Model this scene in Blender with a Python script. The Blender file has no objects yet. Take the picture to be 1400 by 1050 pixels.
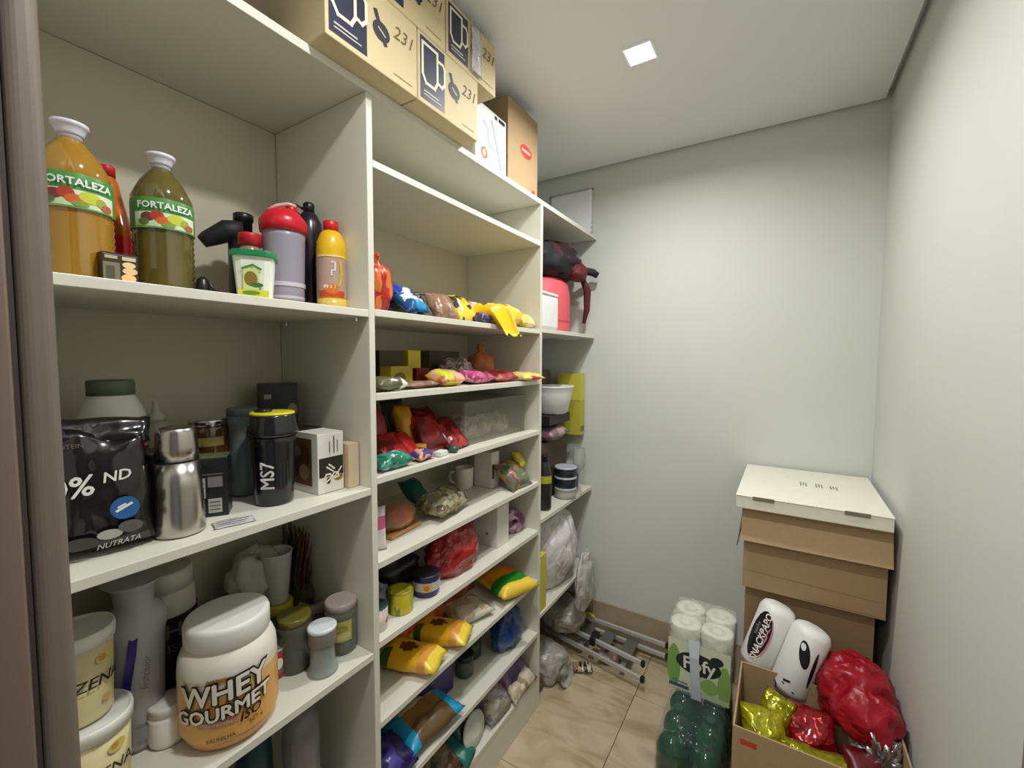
import bpy, math, random
from mathutils import Vector, Matrix, noise
PI = math.pi
sc = bpy.context.scene
C = sc.collection

# ---------------------------------------------------------------- camera, world, lights, exposure
cd = bpy.data.cameras.new('camera'); cam = bpy.data.objects.new('camera', cd); C.objects.link(cam)
cd.sensor_width = 36.0; cd.lens = 591.2 / 1400 * 36; cd.clip_start = 0.01; cd.clip_end = 50
m = Matrix(((0.849502, -0.034527, 0.526454), (0.527569, 0.047852, -0.848164), (0.004093, 0.998258, 0.058866))).to_4x4()
m.translation = Vector((0, 0, 1.577)); cam.matrix_world = m
sc.camera = cam

w = bpy.data.worlds.new('world'); sc.world = w; w.use_nodes = True
bg = w.node_tree.nodes['Background']; bg.inputs[0].default_value = (0.93, 0.96, 1.0, 1); bg.inputs[1].default_value = 0.14

LAMP = (-0.438, 1.513); LAMP2 = (-0.25, 0.50)
def area(name, loc, size, power, rot=(0, 0, 0), col=(1, 1, 1), spread=PI):
    l = bpy.data.lights.new(name, 'AREA'); l.shape = 'SQUARE'; l.size = size; l.energy = power; l.color = col; l.spread = spread
    o = bpy.data.objects.new(name, l); o.location = loc; o.rotation_euler = rot; C.objects.link(o); return o
area('ceiling_lamp_light', (LAMP[0], LAMP[1], 2.600), 0.08, 9.6, col=(1.0, 1.0, 1.0), spread=2.85)
area('ceiling_lamp_light', (LAMP2[0], LAMP2[1], 2.600), 0.08, 9, col=(1.0, 1.0, 1.0), spread=2.85)
area('doorway_fill_light', (-0.3, -1.1, 2.5), 0.5, 10, col=(1.0, 0.96, 0.9))     # unseen fill light added behind the doorway to brighten the shelf fronts
sc.view_settings.view_transform = 'Standard'; sc.view_settings.look = 'None'; sc.view_settings.gamma = 1
sc.view_settings.use_curve_mapping = False; sc.view_settings.exposure = 0.42

# ---------------------------------------------------------------- materials
def lin(c):
    return tuple((v / 12.92 if v <= .04045 else ((v + .055) / 1.055) ** 2.4) for v in (x / 255 for x in c))
_m = {}
def mat(col, rough=.5, metal=0., var=.06, scale=30., bump=0., spec=.5, coat=0.):
    key = (col, rough, metal, var, scale, bump, coat)
    if key in _m: return _m[key]
    M = bpy.data.materials.new('material_%d' % len(_m)); M.use_nodes = True
    nt = M.node_tree; b = nt.nodes['Principled BSDF']
    c = lin(col)
    b.inputs['Roughness'].default_value = rough; b.inputs['Metallic'].default_value = metal
    b.inputs['Specular IOR Level'].default_value = spec; b.inputs['Coat Weight'].default_value = coat
    tc = nt.nodes.new('ShaderNodeTexCoord'); nz = nt.nodes.new('ShaderNodeTexNoise')
    nz.inputs['Scale'].default_value = scale; nz.inputs['Detail'].default_value = 4
    nt.links.new(tc.outputs['Object'], nz.inputs['Vector'])
    mx = nt.nodes.new('ShaderNodeMix'); mx.data_type = 'RGBA'
    mx.inputs[6].default_value = (*[v * (1 - var) for v in c], 1); mx.inputs[7].default_value = (*[min(1, v * (1 + var)) for v in c], 1)
    nt.links.new(nz.outputs['Fac'], mx.inputs[0]); nt.links.new(mx.outputs[2], b.inputs['Base Color'])
    if bump:
        bp = nt.nodes.new('ShaderNodeBump'); bp.inputs['Strength'].default_value = bump; bp.inputs['Distance'].default_value = .003
        nt.links.new(nz.outputs['Fac'], bp.inputs['Height']); nt.links.new(bp.outputs[0], b.inputs['Normal'])
    _m[key] = M; return M
def mat_print(cols, scale=40., rough=.3, seed=0., metal=0., coat=.3, stretch=(1, 1, 1)):
    """multi-coloured printed film: patches of several colours"""
    key = ('p', tuple(cols), scale, rough, seed, metal, stretch)
    if key in _m: return _m[key]
    M = bpy.data.materials.new('print_%d' % len(_m)); M.use_nodes = True
    nt = M.node_tree; b = nt.nodes['Principled BSDF']; b.inputs['Roughness'].default_value = rough; b.inputs['Metallic'].default_value = metal
    b.inputs['Coat Weight'].default_value = coat
    tc = nt.nodes.new('ShaderNodeTexCoord'); mp = nt.nodes.new('ShaderNodeMapping'); mp.inputs['Location'].default_value = (seed, seed * 1.7, seed * .6)
    mp.inputs['Scale'].default_value = stretch
    nz = nt.nodes.new('ShaderNodeTexVoronoi'); nz.inputs['Scale'].default_value = scale * 1.5
    wn = nt.nodes.new('ShaderNodeTexNoise'); wn.inputs['Scale'].default_value = scale; wn.inputs['Detail'].default_value = 3
    va = nt.nodes.new('ShaderNodeVectorMath'); va.operation = 'MULTIPLY_ADD'; va.inputs[1].default_value = (1.2 / scale,) * 3
    sp = nt.nodes.new('ShaderNodeSeparateColor')
    cr = nt.nodes.new('ShaderNodeValToRGB'); cr.color_ramp.interpolation = 'CONSTANT'
    e = cr.color_ramp.elements; n = len(cols)
    while len(e) < n: e.new(.5)
    for i, c in enumerate(cols):
        e[i].position = i / n
        e[i].color = (*lin(c), 1)
    nt.links.new(tc.outputs['Object'], mp.inputs[0]); nt.links.new(mp.outputs[0], wn.inputs['Vector'])
    nt.links.new(wn.outputs['Color'], va.inputs[0]); nt.links.new(mp.outputs[0], va.inputs[2]); nt.links.new(va.outputs[0], nz.inputs['Vector'])
    nt.links.new(nz.outputs['Color'], sp.inputs[0]); nt.links.new(sp.outputs[0], cr.inputs[0]); nt.links.new(cr.outputs[0], b.inputs['Base Color'])
    bp = nt.nodes.new('ShaderNodeBump'); bp.inputs['Strength'].default_value = .35; bp.inputs['Distance'].default_value = .006
    nt.links.new(wn.outputs['Fac'], bp.inputs['Height']); nt.links.new(bp.outputs[0], b.inputs['Normal'])
    _m[key] = M; return M
def creased(col, rough=.3, scale=16., strength=.6, alpha=1., dist=.012, stretch=(1, 1, 1), coat=.3, metal=0.):
    """soft plastic with sharp fold lines"""
    key = ('c', col, rough, scale, strength, alpha, stretch, metal)
    if key in _m: return _m[key]
    M = bpy.data.materials.new('creased_%d' % len(_m)); M.use_nodes = True
    nt = M.node_tree; b = nt.nodes['Principled BSDF']; b.inputs['Roughness'].default_value = rough; b.inputs['Base Color'].default_value = (*lin(col), 1)
    b.inputs['Alpha'].default_value = alpha; b.inputs['Coat Weight'].default_value = coat; b.inputs['Metallic'].default_value = metal
    tc = nt.nodes.new('ShaderNodeTexCoord'); mp = nt.nodes.new('ShaderNodeMapping'); mp.inputs['Scale'].default_value = stretch
    wn = nt.nodes.new('ShaderNodeTexNoise'); wn.inputs['Scale'].default_value = scale * .6
    va = nt.nodes.new('ShaderNodeVectorMath'); va.operation = 'MULTIPLY_ADD'; va.inputs[1].default_value = (2.2 / scale,) * 3
    vo = nt.nodes.new('ShaderNodeTexVoronoi'); vo.inputs['Scale'].default_value = scale
    bp = nt.nodes.new('ShaderNodeBump'); bp.inputs['Strength'].default_value = strength; bp.inputs['Distance'].default_value = dist
    L = nt.links.new
    L(tc.outputs['Object'], mp.inputs[0]); L(mp.outputs[0], wn.inputs['Vector']); L(wn.outputs['Color'], va.inputs[0]); L(mp.outputs[0], va.inputs[2]); L(va.outputs[0], vo.inputs['Vector'])
    L(vo.outputs['Distance'], bp.inputs['Height']); L(bp.outputs[0], b.inputs['Normal'])
    _m[key] = M; return M
def film(col=(235, 238, 238), solid=.3, rough=.12):
    """clear plastic film / thin clear plastic"""
    key = ('f', col, solid, rough)
    if key in _m: return _m[key]
    M = bpy.data.materials.new('clear_%d' % len(_m)); M.use_nodes = True
    nt = M.node_tree; b = nt.nodes['Principled BSDF']; b.inputs['Base Color'].default_value = (*lin(col), 1); b.inputs['Roughness'].default_value = rough
    t = nt.nodes.new('ShaderNodeBsdfTransparent'); t.inputs[0].default_value = (*[.5 + .5 * v for v in lin(col)], 1)
    mx = nt.nodes.new('ShaderNodeMixShader'); mx.inputs[0].default_value = solid
    nt.links.new(t.outputs[0], mx.inputs[1]); nt.links.new(b.outputs[0], mx.inputs[2]); nt.links.new(mx.outputs[0], nt.nodes['Material Output'].inputs[0])
    _m[key] = M; return M
def emit(col, s):
    M = bpy.data.materials.new('lamp_diffuser'); M.use_nodes = True; nt = M.node_tree
    e = nt.nodes.new('ShaderNodeEmission'); e.inputs[0].default_value = (*lin(col), 1); e.inputs[1].default_value = s
    nt.links.new(e.outputs[0], nt.nodes['Material Output'].inputs[0]); return M

# ---------------------------------------------------------------- mesh building
def link(name, verts, faces, mats, parent=None, midx=None, smooth=False, loc=None, rot=None):
    me = bpy.data.meshes.new(name); me.from_pydata([tuple(v) for v in verts], [], faces)
    if not isinstance(mats, (list, tuple)): mats = [mats]
    for q in mats: me.materials.append(q)
    if midx: me.polygons.foreach_set('material_index', midx)
    if smooth: me.polygons.foreach_set('use_smooth', [len(f) <= 4 for f in faces])
    me.update()
    o = bpy.data.objects.new(name, me); C.objects.link(o)
    if parent: o.parent = parent
    if loc: o.location = loc
    if rot: o.rotation_euler = rot
    return o
def bevel(o, w, seg=2):
    b = o.modifiers.new('bevel', 'BEVEL'); b.width = w; b.segments = seg; b.limit_method = 'ANGLE'; return o
class MB:
    def __init__(s): s.v = []; s.f = []; s.m = []
    def add(s, vs, fs, mi=0):
        n = len(s.v); s.v += [Vector(v) for v in vs]; s.f += [tuple(i + n for i in f) for f in fs]; s.m += [mi] * len(fs); return s
    def box(s, x0, x1, y0, y1, z0, z1, mi=0, M=None):
        vs = [Vector((x, y, z)) for x in (x0, x1) for y in (y0, y1) for z in (z0, z1)]
        if M: vs = [M @ v for v in vs]
        return s.add(vs, [(0, 1, 3, 2), (4, 6, 7, 5), (0, 4, 5, 1), (2, 3, 7, 6), (0, 2, 6, 4), (1, 5, 7, 3)], mi)
    def lathe(s, prof, n=28, mi=0, cx=0, cy=0, sx=1, sy=1, cap=True, mis=None):
        vs = []; fs = []
        for r, z in prof:
            for i in range(n):
                a = 2 * PI * i / n; vs.append((cx + r * sx * math.cos(a), cy + r * sy * math.sin(a), z))
        b = len(s.v)
        for k in range(len(prof) - 1):
            g = [(k * n + i, k * n + (i + 1) % n, (k + 1) * n + (i + 1) % n, (k + 1) * n + i) for i in range(n)]
            fs += g
        s.v += [Vector(v) for v in vs]; s.f += [tuple(i + b for i in f) for f in fs]
        for k in range(len(prof) - 1): s.m += [mis[k] if mis else mi] * n
        if cap:
            s.f += [tuple(b + i for i in reversed(range(n))), tuple(b + (len(prof) - 1) * n + i for i in range(n))]; s.m += [mis[0] if mis else mi, mis[-1] if mis else mi]
        return s
    def tube(s, pts, r, n=8, mi=0):
        pts = [Vector(p) for p in pts]; rings = []
        for i, p in enumerate(pts):
            d = (pts[min(i + 1, len(pts) - 1)] - pts[max(i - 1, 0)]).normalized()
            u = d.orthogonal().normalized() if i == 0 else (u - d * u.dot(d)).normalized()
            w_ = d.cross(u); rr = r[i] if isinstance(r, (list, tuple)) else r
            rings.append([p + u * rr * math.cos(2 * PI * k / n) + w_ * rr * math.sin(2 * PI * k / n) for k in range(n)])
        vs = [v for q in rings for v in q]; fs = []
        for i in range(len(pts) - 1):
            fs += [(i * n + k, i * n + (k + 1) % n, (i + 1) * n + (k + 1) % n, (i + 1) * n + k) for k in range(n)]
        fs += [tuple(reversed(range(n))), tuple((len(pts) - 1) * n + k for k in range(n))]
        return s.add(vs, fs, mi)
    def put(s, name, mats, parent=None, smooth=False, loc=None, rot=None, bev=0):
        o = link(name, s.v, s.f, mats, parent, s.m, smooth, loc, rot)
        if bev: bevel(o, bev)
        return o
def tag(o, label, cat, group=None):
    o['label'] = label; o['category'] = cat
    if group: o['group'] = group
    return o
def thing(name, label, cat, loc, rz=0, group=None, rot=None):
    o = bpy.data.objects.new(name, None); C.objects.link(o); o.empty_display_size = .05
    o.location = loc; o.rotation_euler = rot or (0, 0, rz); return tag(o, label, cat, group)
def struct(o): o['kind'] = 'structure'; return o
def face_cam(x, y, off=0): return math.atan2(-x, y) + off      # turns an item's front (local -Y) to the doorway

def wrapF(R):
    return lambda x, y, o: Vector(((R + o) * math.sin(x / R), -(R + o) * math.cos(x / R), y))
def planeF(org, ux=(1, 0, 0), uy=(0, 0, 1)):
    org, ux, uy = Vector(org), Vector(ux), Vector(uy); n = ux.cross(uy).normalized()
    return lambda x, y, o: org + ux * x + uy * y + n * o
def text(parent, s, size, F, x, y, mt, bold=0., ang=0., off=.0012, name='lettering', sx=1., shear=0., label=None):
    cu = bpy.data.curves.new('t', 'FONT'); cu.body = s; cu.size = size; cu.align_x = 'CENTER'; cu.align_y = 'CENTER'; big = bold > .05; cu.offset = bold * size if big else 0; cu.resolution_u = 2; cu.shear = shear
    t = bpy.data.objects.new('t', cu); C.objects.link(t)
    me = bpy.data.meshes.new_from_object(t.evaluated_get(bpy.context.evaluated_depsgraph_get()))
    bpy.data.objects.remove(t); ca, sa = math.cos(ang), math.sin(ang)
    vs = []; fs = []
    copies = [(0, 0)] if big or not bold else [(-bold, 0), (bold, 0), (0, -bold), (0, bold)]
    for k, (ox, oy) in enumerate(copies):
        b0 = len(vs)
        for v in me.vertices:
            px = v.co.x * sx + ox * size; py = v.co.y + oy * size
            vs.append(F(x + px * ca - py * sa, y + px * sa + py * ca, off + k * .00008))
        fs += [tuple(b0 + i for i in p.vertices) for p in me.polygons]
    bpy.data.meshes.remove(me)
    o = link(name, vs, fs, mt, parent)
    if label: o['label'] = label
    return o
def prints(parent, F, shapes, name='print', off=.0006):
    """flat printed shapes (ellipses, rectangles, strokes) laid on a surface"""
    b = MB(); mats = []
    for k, s in enumerate(shapes):
        mt = s[-1]
        if mt not in mats: mats.append(mt)
        mi = mats.index(mt); o = off + k * .00012
        if s[0] == 'e':
            _, cx, cy, rx, ry, _2 = s; n = 16
            vs = [F(cx, cy, o)]
            for q in (.55, 1.):
                vs += [F(cx + rx * q * math.cos(2 * PI * i / n), cy + ry * q * math.sin(2 * PI * i / n), o) for i in range(n)]
            fs = [(0, 1 + i, 1 + (i + 1) % n) for i in range(n)] + [(1 + i, 1 + n + i, 1 + n + (i + 1) % n, 1 + (i + 1) % n) for i in range(n)]
            b.add(vs, fs, mi)
        elif s[0] == 'E':
            _, cx, cy, rx, ry, an, _2 = s; n = 16; ca, sa = math.cos(an), math.sin(an)
            vs = [F(cx, cy, o)]
            for q in (.55, 1.):
                for i in range(n):
                    ex, ey = rx * q * math.cos(2 * PI * i / n), ry * q * math.sin(2 * PI * i / n)
                    vs.append(F(cx + ex * ca - ey * sa, cy + ex * sa + ey * ca, o))
            fs = [(0, 1 + i, 1 + (i + 1) % n) for i in range(n)] + [(1 + i, 1 + n + i, 1 + n + (i + 1) % n, 1 + (i + 1) % n) for i in range(n)]
            b.add(vs, fs, mi)
        elif s[0] == 'r':
            _, x0, y0, x1, y1, _2 = s; n = max(1, int(abs(x1 - x0) / .008))
            vs = []; fs = []
            for i in range(n + 1):
                x = x0 + (x1 - x0) * i / n; vs += [F(x, y0, o), F(x, y1, o)]
            fs = [(2 * i, 2 * i + 2, 2 * i + 3, 2 * i + 1) for i in range(n)]
            b.add(vs, fs, mi)
        elif s[0] == 's':
            _, pts, wd, _2 = s
            for i in range(len(pts) - 1):
                (ax, ay), (bx, by) = pts[i], pts[i + 1]; d = math.hypot(bx - ax, by - ay) or 1; nx, ny = -(by - ay) / d * wd / 2, (bx - ax) / d * wd / 2
                ex, ey = (bx - ax) / d * wd / 2, (by - ay) / d * wd / 2
                b.add([F(ax + nx - ex, ay + ny - ey, o + i * .00007), F(bx + nx + ex, by + ny + ey, o + i * .00007), F(bx - nx + ex, by - ny + ey, o + i * .00007), F(ax - nx - ex, ay - ny - ey, o + i * .00007)], [(0, 3, 2, 1)], mi)
    return b.put(name, mats, parent)

def pillow(name, w_, h, t, mats, seed=0, nx=16, ny=14, amp=.004, seal=.12, matf=None, warp=None, parent=None, loc=None, rot=None, freq=25., stand=False):
    """sealed film bag lying in its local XY plane, thickness along Z; the bottom rests on z=0"""
    vs = []; fs = []; mi = []
    def pt(i, j, sgn):
        u = i / nx * 2 - 1; v = j / ny * 2 - 1
        a = max(0, 1 - abs(u) ** 3) ** .5; s_ = max(0, 1 - (abs(v) / (1 - seal)) ** 4) ** .5 if abs(v) < 1 - seal else 0
        pin = 1 - .10 * a * 0 - .07 * (1 - s_) * 0
        z = sgn * t / 2 * a * s_
        p = Vector((u * w_ / 2 * (1 - .05 * s_), v * h / 2, z))
        q = p * freq + Vector((seed * 7.3, seed * 3.1, sgn * 2.))
        d = noise.noise(q) + .5 * (1 - 2 * abs(noise.noise(q * 2.1)))
        k = amp * (1 if 0 < i < nx else .4)
        p.z += d * k * (1. if s_ > 0 else .5) * (1 if sgn > 0 else .35)
        p.x += noise.noise(q * .8 + Vector((9, 0, 0))) * amp; p.y += noise.noise(q * .8 + Vector((0, 9, 0))) * amp
        if s_ == 0: p.z = noise.noise(Vector((u * 5, v * 2, seed))) * amp * .7 + sgn * .0006
        if i in (0, nx): p.z = noise.noise(Vector((u * 5, v * 4, seed))) * amp * .7
        return p
    idx = {}
    for sgn in (1, -1):
        for j in range(ny + 1):
            for i in range(nx + 1):
                if sgn < 0 and (i in (0, nx) or j in (0, ny)): idx[(i, j, -1)] = idx[(i, j, 1)]; continue
                idx[(i, j, sgn)] = len(vs); vs.append(pt(i, j, sgn))
    for sgn in (1, -1):
        for j in range(ny):
            for i in range(nx):
                q = [idx[(i, j, sgn)], idx[(i + 1, j, sgn)], idx[(i + 1, j + 1, sgn)], idx[(i, j + 1, sgn)]]
                fs.append(tuple(q if sgn > 0 else reversed(q))); u = (i + .5) / nx * 2 - 1; v = (j + .5) / ny * 2 - 1
                mi.append(matf(u, v) if matf else 0)
    if warp: vs = [Vector(warp(v)) for v in vs]
    else:
        if stand:
            vs = [Vector((v.x, -v.z, v.y)) for v in vs]
        zm = min(v.z for v in vs); vs = [v - Vector((0, 0, zm)) for v in vs]
    return link(name, vs, fs, mats, parent, mi, True, loc, rot)
def lumpy(name, rx, ry, rz, mats, seed=0, amp=.25, freq=2.2, knot=0, n=30, k=20, parent=None, loc=None, rot=None, flat=.75, matf=None, fine=.5):
    """loose soft bag; knot>0 gathers its top into a neck with ears"""
    vs = []; fs = []; mi = []
    for j in range(k + 1):
        th = PI * j / k
        for i in range(n):
            a = 2 * PI * i / n; d = Vector((math.sin(th) * math.cos(a), math.sin(th) * math.sin(a), -math.cos(th)))
            q = d * freq + Vector((seed * 5.1, seed * 2.3, seed))
            r = 1 + amp * noise.noise(q) + amp * fine * (1 - 2.2 * abs(noise.noise(q * 2.3)))
            p = d * r
            z = p.z
            if z < -flat: z = -flat
            sc_ = 1.
            if knot and th > PI * .72:
                f = (th - PI * .72) / (PI * .28); sc_ = .30 + .5 * f * abs(math.sin(f * 3.0)); z = .78 + f * knot
                p = Vector((math.cos(a) * sc_ * .5 * (1 + .5 * math.sin(3 * a + seed)), math.sin(a) * sc_ * .4, z))
                if f > .99: p.x *= .7; p.y *= .7
            vs.append(Vector((p.x * rx, p.y * ry, (z + flat) * rz)))
    for j in range(k):
        for i in range(n):
            fs.append((j * n + i, j * n + (i + 1) % n, (j + 1) * n + (i + 1) % n, (j + 1) * n + i))
            mi.append(matf(2 * PI * i / n, j / k) if matf else 0)
    fs.append(tuple(reversed(range(n)))); fs.append(tuple(k * n + i for i in range(n))); mi += [0, 0]
    return link(name, vs, fs, mats, parent, mi, True, loc, rot)

# ---------------------------------------------------------------- common materials
WHITE = mat((214, 212, 197), .38, var=.015, scale=8)
BACKM = mat((196, 190, 168), .5, var=.02, scale=8)  # shelf white made darker: interior shade put into the back panel colour
WALLP = mat((208, 211, 204), .75, var=.02, scale=6, bump=.08)
CEIL = mat((228, 230, 230), .8, var=.01, scale=5)
JAMB = mat((120, 102, 90), .6, var=.05, scale=40)
KRAFT = mat((168, 142, 104), .8, var=.06, scale=60, bump=.15)
KRAFT2 = mat((144, 120, 86), .8, var=.06, scale=50, bump=.15)
KRAFTL = mat((206, 188, 146), .7, var=.05, scale=60)
BLACK = mat((16, 16, 18), .35)
DARK = mat((30, 29, 28), .45)
PWHITE = mat((232, 230, 222), .4, var=.02)
WPRINT = mat((235, 233, 225), .5, var=.02)
RED = mat((178, 18, 28), .35)
FOIL = mat((205, 205, 210), .2, 1.)
STEEL = mat((188, 184, 176), .24, 1., var=.03)
GREEN = mat((22, 120, 60), .35)
YELLOW = mat((232, 190, 30), .35)
NAVY = mat((42, 44, 66), .5)

# ---------------------------------------------------------------- the room
X0, X1, YE, YF, ZC = -1.29, 0.3365, 2.294, 0.14, 2.605
CAP = ZC + .05
def slab(name, x0, x1, y0, y1, z0, z1, mt, parent=None, bev=0):
    return MB().box(x0, x1, y0, y1, z0, z1).put(name, mt, parent, bev=bev)
FX0, FX1, FY0, FY1 = -1.45, .48, -.9, 2.45
floor = struct(slab('floor', FX0, FX1, FY0, FY1, -.12, -.012, mat((120, 112, 98), .8)))
def stone_mat(seed, base=(196, 180, 150), dk=(160, 140, 108)):
    M = bpy.data.materials.new('stone_tile'); M.use_nodes = True; nt = M.node_tree; b = nt.nodes['Principled BSDF']; b.inputs['Roughness'].default_value = .32
    tc = nt.nodes.new('ShaderNodeTexCoord'); mp = nt.nodes.new('ShaderNodeMapping'); mp.inputs['Location'].default_value = (seed * 3.1, seed * 1.3, 0); mp.inputs['Rotation'].default_value = (0, 0, .6)
    mp.inputs['Scale'].default_value = (1, 2.4, 1)
    n1 = nt.nodes.new('ShaderNodeTexNoise'); n1.inputs['Scale'].default_value = 3.2; n1.inputs['Detail'].default_value = 8; n1.inputs['Distortion'].default_value = 1.6
    cr = nt.nodes.new('ShaderNodeValToRGB'); e = cr.color_ramp.elements
    e[0].position = .32; e[0].color = (*lin(dk), 1); e[1].position = .62; e[1].color = (*lin(base), 1)
    x = e.new(.47); x.color = (*lin(tuple(int(.4 * a + .6 * c) for a, c in zip(dk, base))), 1)
    nt.links.new(tc.outputs['Object'], mp.inputs[0]); nt.links.new(mp.outputs[0], n1.inputs['Vector']); nt.links.new(n1.outputs['Fac'], cr.inputs[0]); nt.links.new(cr.outputs[0], b.inputs['Base Color'])
    return M
st = [stone_mat(i) for i in range(3)]
ty = [-.9, .0, .6+.18, 1.36, 1.955, 2.45]; ty = [-.9, -.445, .155, .755, 1.355, 1.955, 2.45]; tx = [-1.45, -1.13, -.53, .07, .48]
for a in range(len(tx) - 1):
    for b_ in range(len(ty) - 1):
        slab('tile', tx[a] + .0012, tx[a + 1] - .0012, ty[b_] + .0012, ty[b_ + 1] - .0012, -.014, 0, st[(a + b_ * 2) % 3], floor, bev=.0008)
struct(slab('wall_left', X0 - .12, X0, YF - .14, YE + .12, 0, CAP, WALLP))
struct(slab('wall_back', X0 - .12, X1 + .12, YE, YE + .12, 0, CAP, WALLP))
struct(slab('wall_right', X1, X1 + .12, YF - .14, YE + .12, 0, CAP, WALLP))
wf = MB(); wf.box(X0, -.80, 0, YF, 0, CAP).box(.13, X1, 0, YF, 0, CAP).box(-.80, .13, 0, YF, 2.18, CAP)
struct(wf.put('wall_front', WALLP))
# ceiling: a board held a few centimetres off the walls, leaving the shadow gap
ceil = MB(); g = .022
ceil.box(X0, X1, YF, YE, CAP - .004, CAP + .05)
ceil.box(X0, X1 - g, YF, YE - g, ZC, CAP - .004)
hx, hy = .052, .052
struct(ceil.put('ceiling', CEIL))
def jamb(n, x, s):
    o = thing(n, 'taupe painted timber door jamb at the %s edge of the doorway' % ('left' if s < 0 else 'right'), 'door frame', (x, 0, 0))
    MB().box(min(0, s * .08), max(0, s * .08), -.03, .1165, 0, 2.10).put('jamb_board', JAMB, o, bev=.003)
    MB().box(min(s * .006, s * .08), max(s * .006, s * .08), .117, .1215, 0, 2.10).put('groove', mat((70, 58, 50), .7), o)
    bevel(MB().box(min(-s * .002, s * .08), max(-s * .002, s * .08), .122, .154, 0, 2.10).put('casing', mat((112, 101, 90), .5), o), .012, 5)
    b = MB(); b.box(-s * .012 - .001 if s > 0 else 0, 0 if s > 0 else .013, -.03, .085, 0, 2.10)
    b.put('door_stop', JAMB, o, bev=.004)
    del o['category']; del o['label']; o['kind'] = 'structure'
    return o
jl = jamb('trim_1', -.729, -1); jr = jamb('trim_2', .053, 1)
struct(slab('trim_3', -.80, .13, -.03, .15, 2.10, 2.18, JAMB))
# stone baseboards in pieces
def basebd(nm, segs, mtseed):
    root = None
    for k, (x0, x1, y0, y1) in enumerate(segs):
        if root is None:
            root = bpy.data.objects.new(nm, None); C.objects.link(root); root['kind'] = 'structure'
        slab('stone_panel', x0, x1, y0, y1, 0.001, .205, bm_[(k + mtseed) % 2], root, bev=.002)
bm_ = [stone_mat(5, (182, 168, 142), (150, 134, 106)), stone_mat(7, (176, 160, 134), (146, 130, 104))]
basebd('baseboard_back', [(-1.288, -.872, YE - .014, YE - .001), (-.87, -.272, YE - .014, YE - .001), (-.27, X1 - .016, YE - .014, YE - .001)], 0)
basebd('baseboard_right', [(X1 - .014, X1 - .001, YF, .74), (X1 - .014, X1 - .001, .742, 1.34), (X1 - .014, X1 - .001, 1.342, 1.94), (X1 - .014, X1 - .001, 1.942, YE - .002)], 1)

DIFF = emit((250, 252, 255), 6)
for P_, lb in ((LAMP, 'small square recessed white ceiling downlight, lit, above the open floor'), (LAMP2, 'second square ceiling downlight, overhead near the doorway')):
  lt = thing('ceiling_light', lb, 'ceiling light', (P_[0], P_[1], ZC - .0045))
  b = MB(); s1, s2 = .050, .043
  for (x0, x1, y0, y1) in ((-s1, s1, -s1, -s2), (-s1, s1, s2, s1), (-s1, -s2, -s2, s2), (s2, s1, -s2, s2)): b.box(x0, x1, y0, y1, -.001, .004)
  b.put('frame', mat((245, 245, 245), .4), lt)
  MB().box(-s2, s2, -s2, s2, .001, .003).put('diffuser', DIFF, lt)

# ---------------------------------------------------------------- shelving
XF, XB, TH = -.88, -1.272, .018
Zl = dict(l1=1.679, l2=1.226, l3=.786, l4=.346)
Zm = dict(m1=2.052, m2=1.683, m3=1.467, m4=1.248, m5=1.021, m6=.805, m7=.58, m8=.339, m9=.133)
Zr = dict(r2=1.690, r3=.844, r4=.408)
def board(nm, x0, x1, y0, y1, z0, z1, par): return slab(nm, x0, x1, y0, y1, z0, z1, WHITE, par, bev=.0012)
u = thing('shelving_unit', 'white shelving unit nearest the doorway, four wide shelves with oil bottles and protein tubs', 'shelving', (XF, .45, 0))
def rel(o, par): o.parent = par; o.matrix_parent_inverse = Matrix.Translation(par.location).inverted(); return o
def bd(nm, par, *a): return rel(slab(nm, *a, BACKM if nm == 'back_panel' else WHITE, bev=.0012), par)
P1, P2 = (.738, .756), (1.645, 1.664)
bd('side_panel', u, XB, XF, .141, .158, 0, 2.225)
bd('back_panel', u, XB - .008, XB, .141, P1[0], 0, 2.225)
for z in Zl.values():
    bd('shelf', u, XB, XF, .159, P1[0] - .001, z, z + TH)
    for yy in (P1[0] - .012,):
        for xx in (XF - .035, XB + .05): rel(MB().lathe([(.004, z - .010), (.004, z - .0005)], 8).put('shelf_pin', FOIL, loc=(xx, yy, 0)), u)
bd('kick_panel', u, XF - .02, XF - .002, .159, P1[0] - .001, 0, .12)
u = thing('shelving_unit', 'white shelving unit in the middle with nine close shelves of snack bags', 'shelving', (XF, 1.2, 0))
bd('side_panel', u, XB, XF, P1[0], P1[1], 0, 2.225); bd('side_panel', u, XB, XF, P2[0], P2[1], 0, 2.225)
bd('back_panel', u, XB - .008, XB, P1[1], P2[0], 0, 2.225)
for z in Zm.values(): bd('shelf', u, XB, XF, P1[1] + .0005, P2[0] - .0005, z, z + TH)
bd('kick_panel', u, XF - .02, XF - .002, P1[1] + .0005, P2[0] - .0005, 0, .132)
u = thing('shelving_unit', 'narrow open white corner shelves between the middle unit and the end wall', 'shelving', (XF, 1.97, 0))
bd('back_panel', u, XB - .008, XB, P2[1], YE - .0155, .3, 2.225)
for z in Zr.values(): bd('shelf', u, XB, XF - .001, P2[1] + .0005, YE - .0155, z, z + TH)
tag(slab('top_board', XB - .008, XF, .141, YE - .002, 2.226, 2.2455, WHITE, bev=.0012), 'long white board capping all the shelving units, boxes stored on it', 'shelf')

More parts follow.
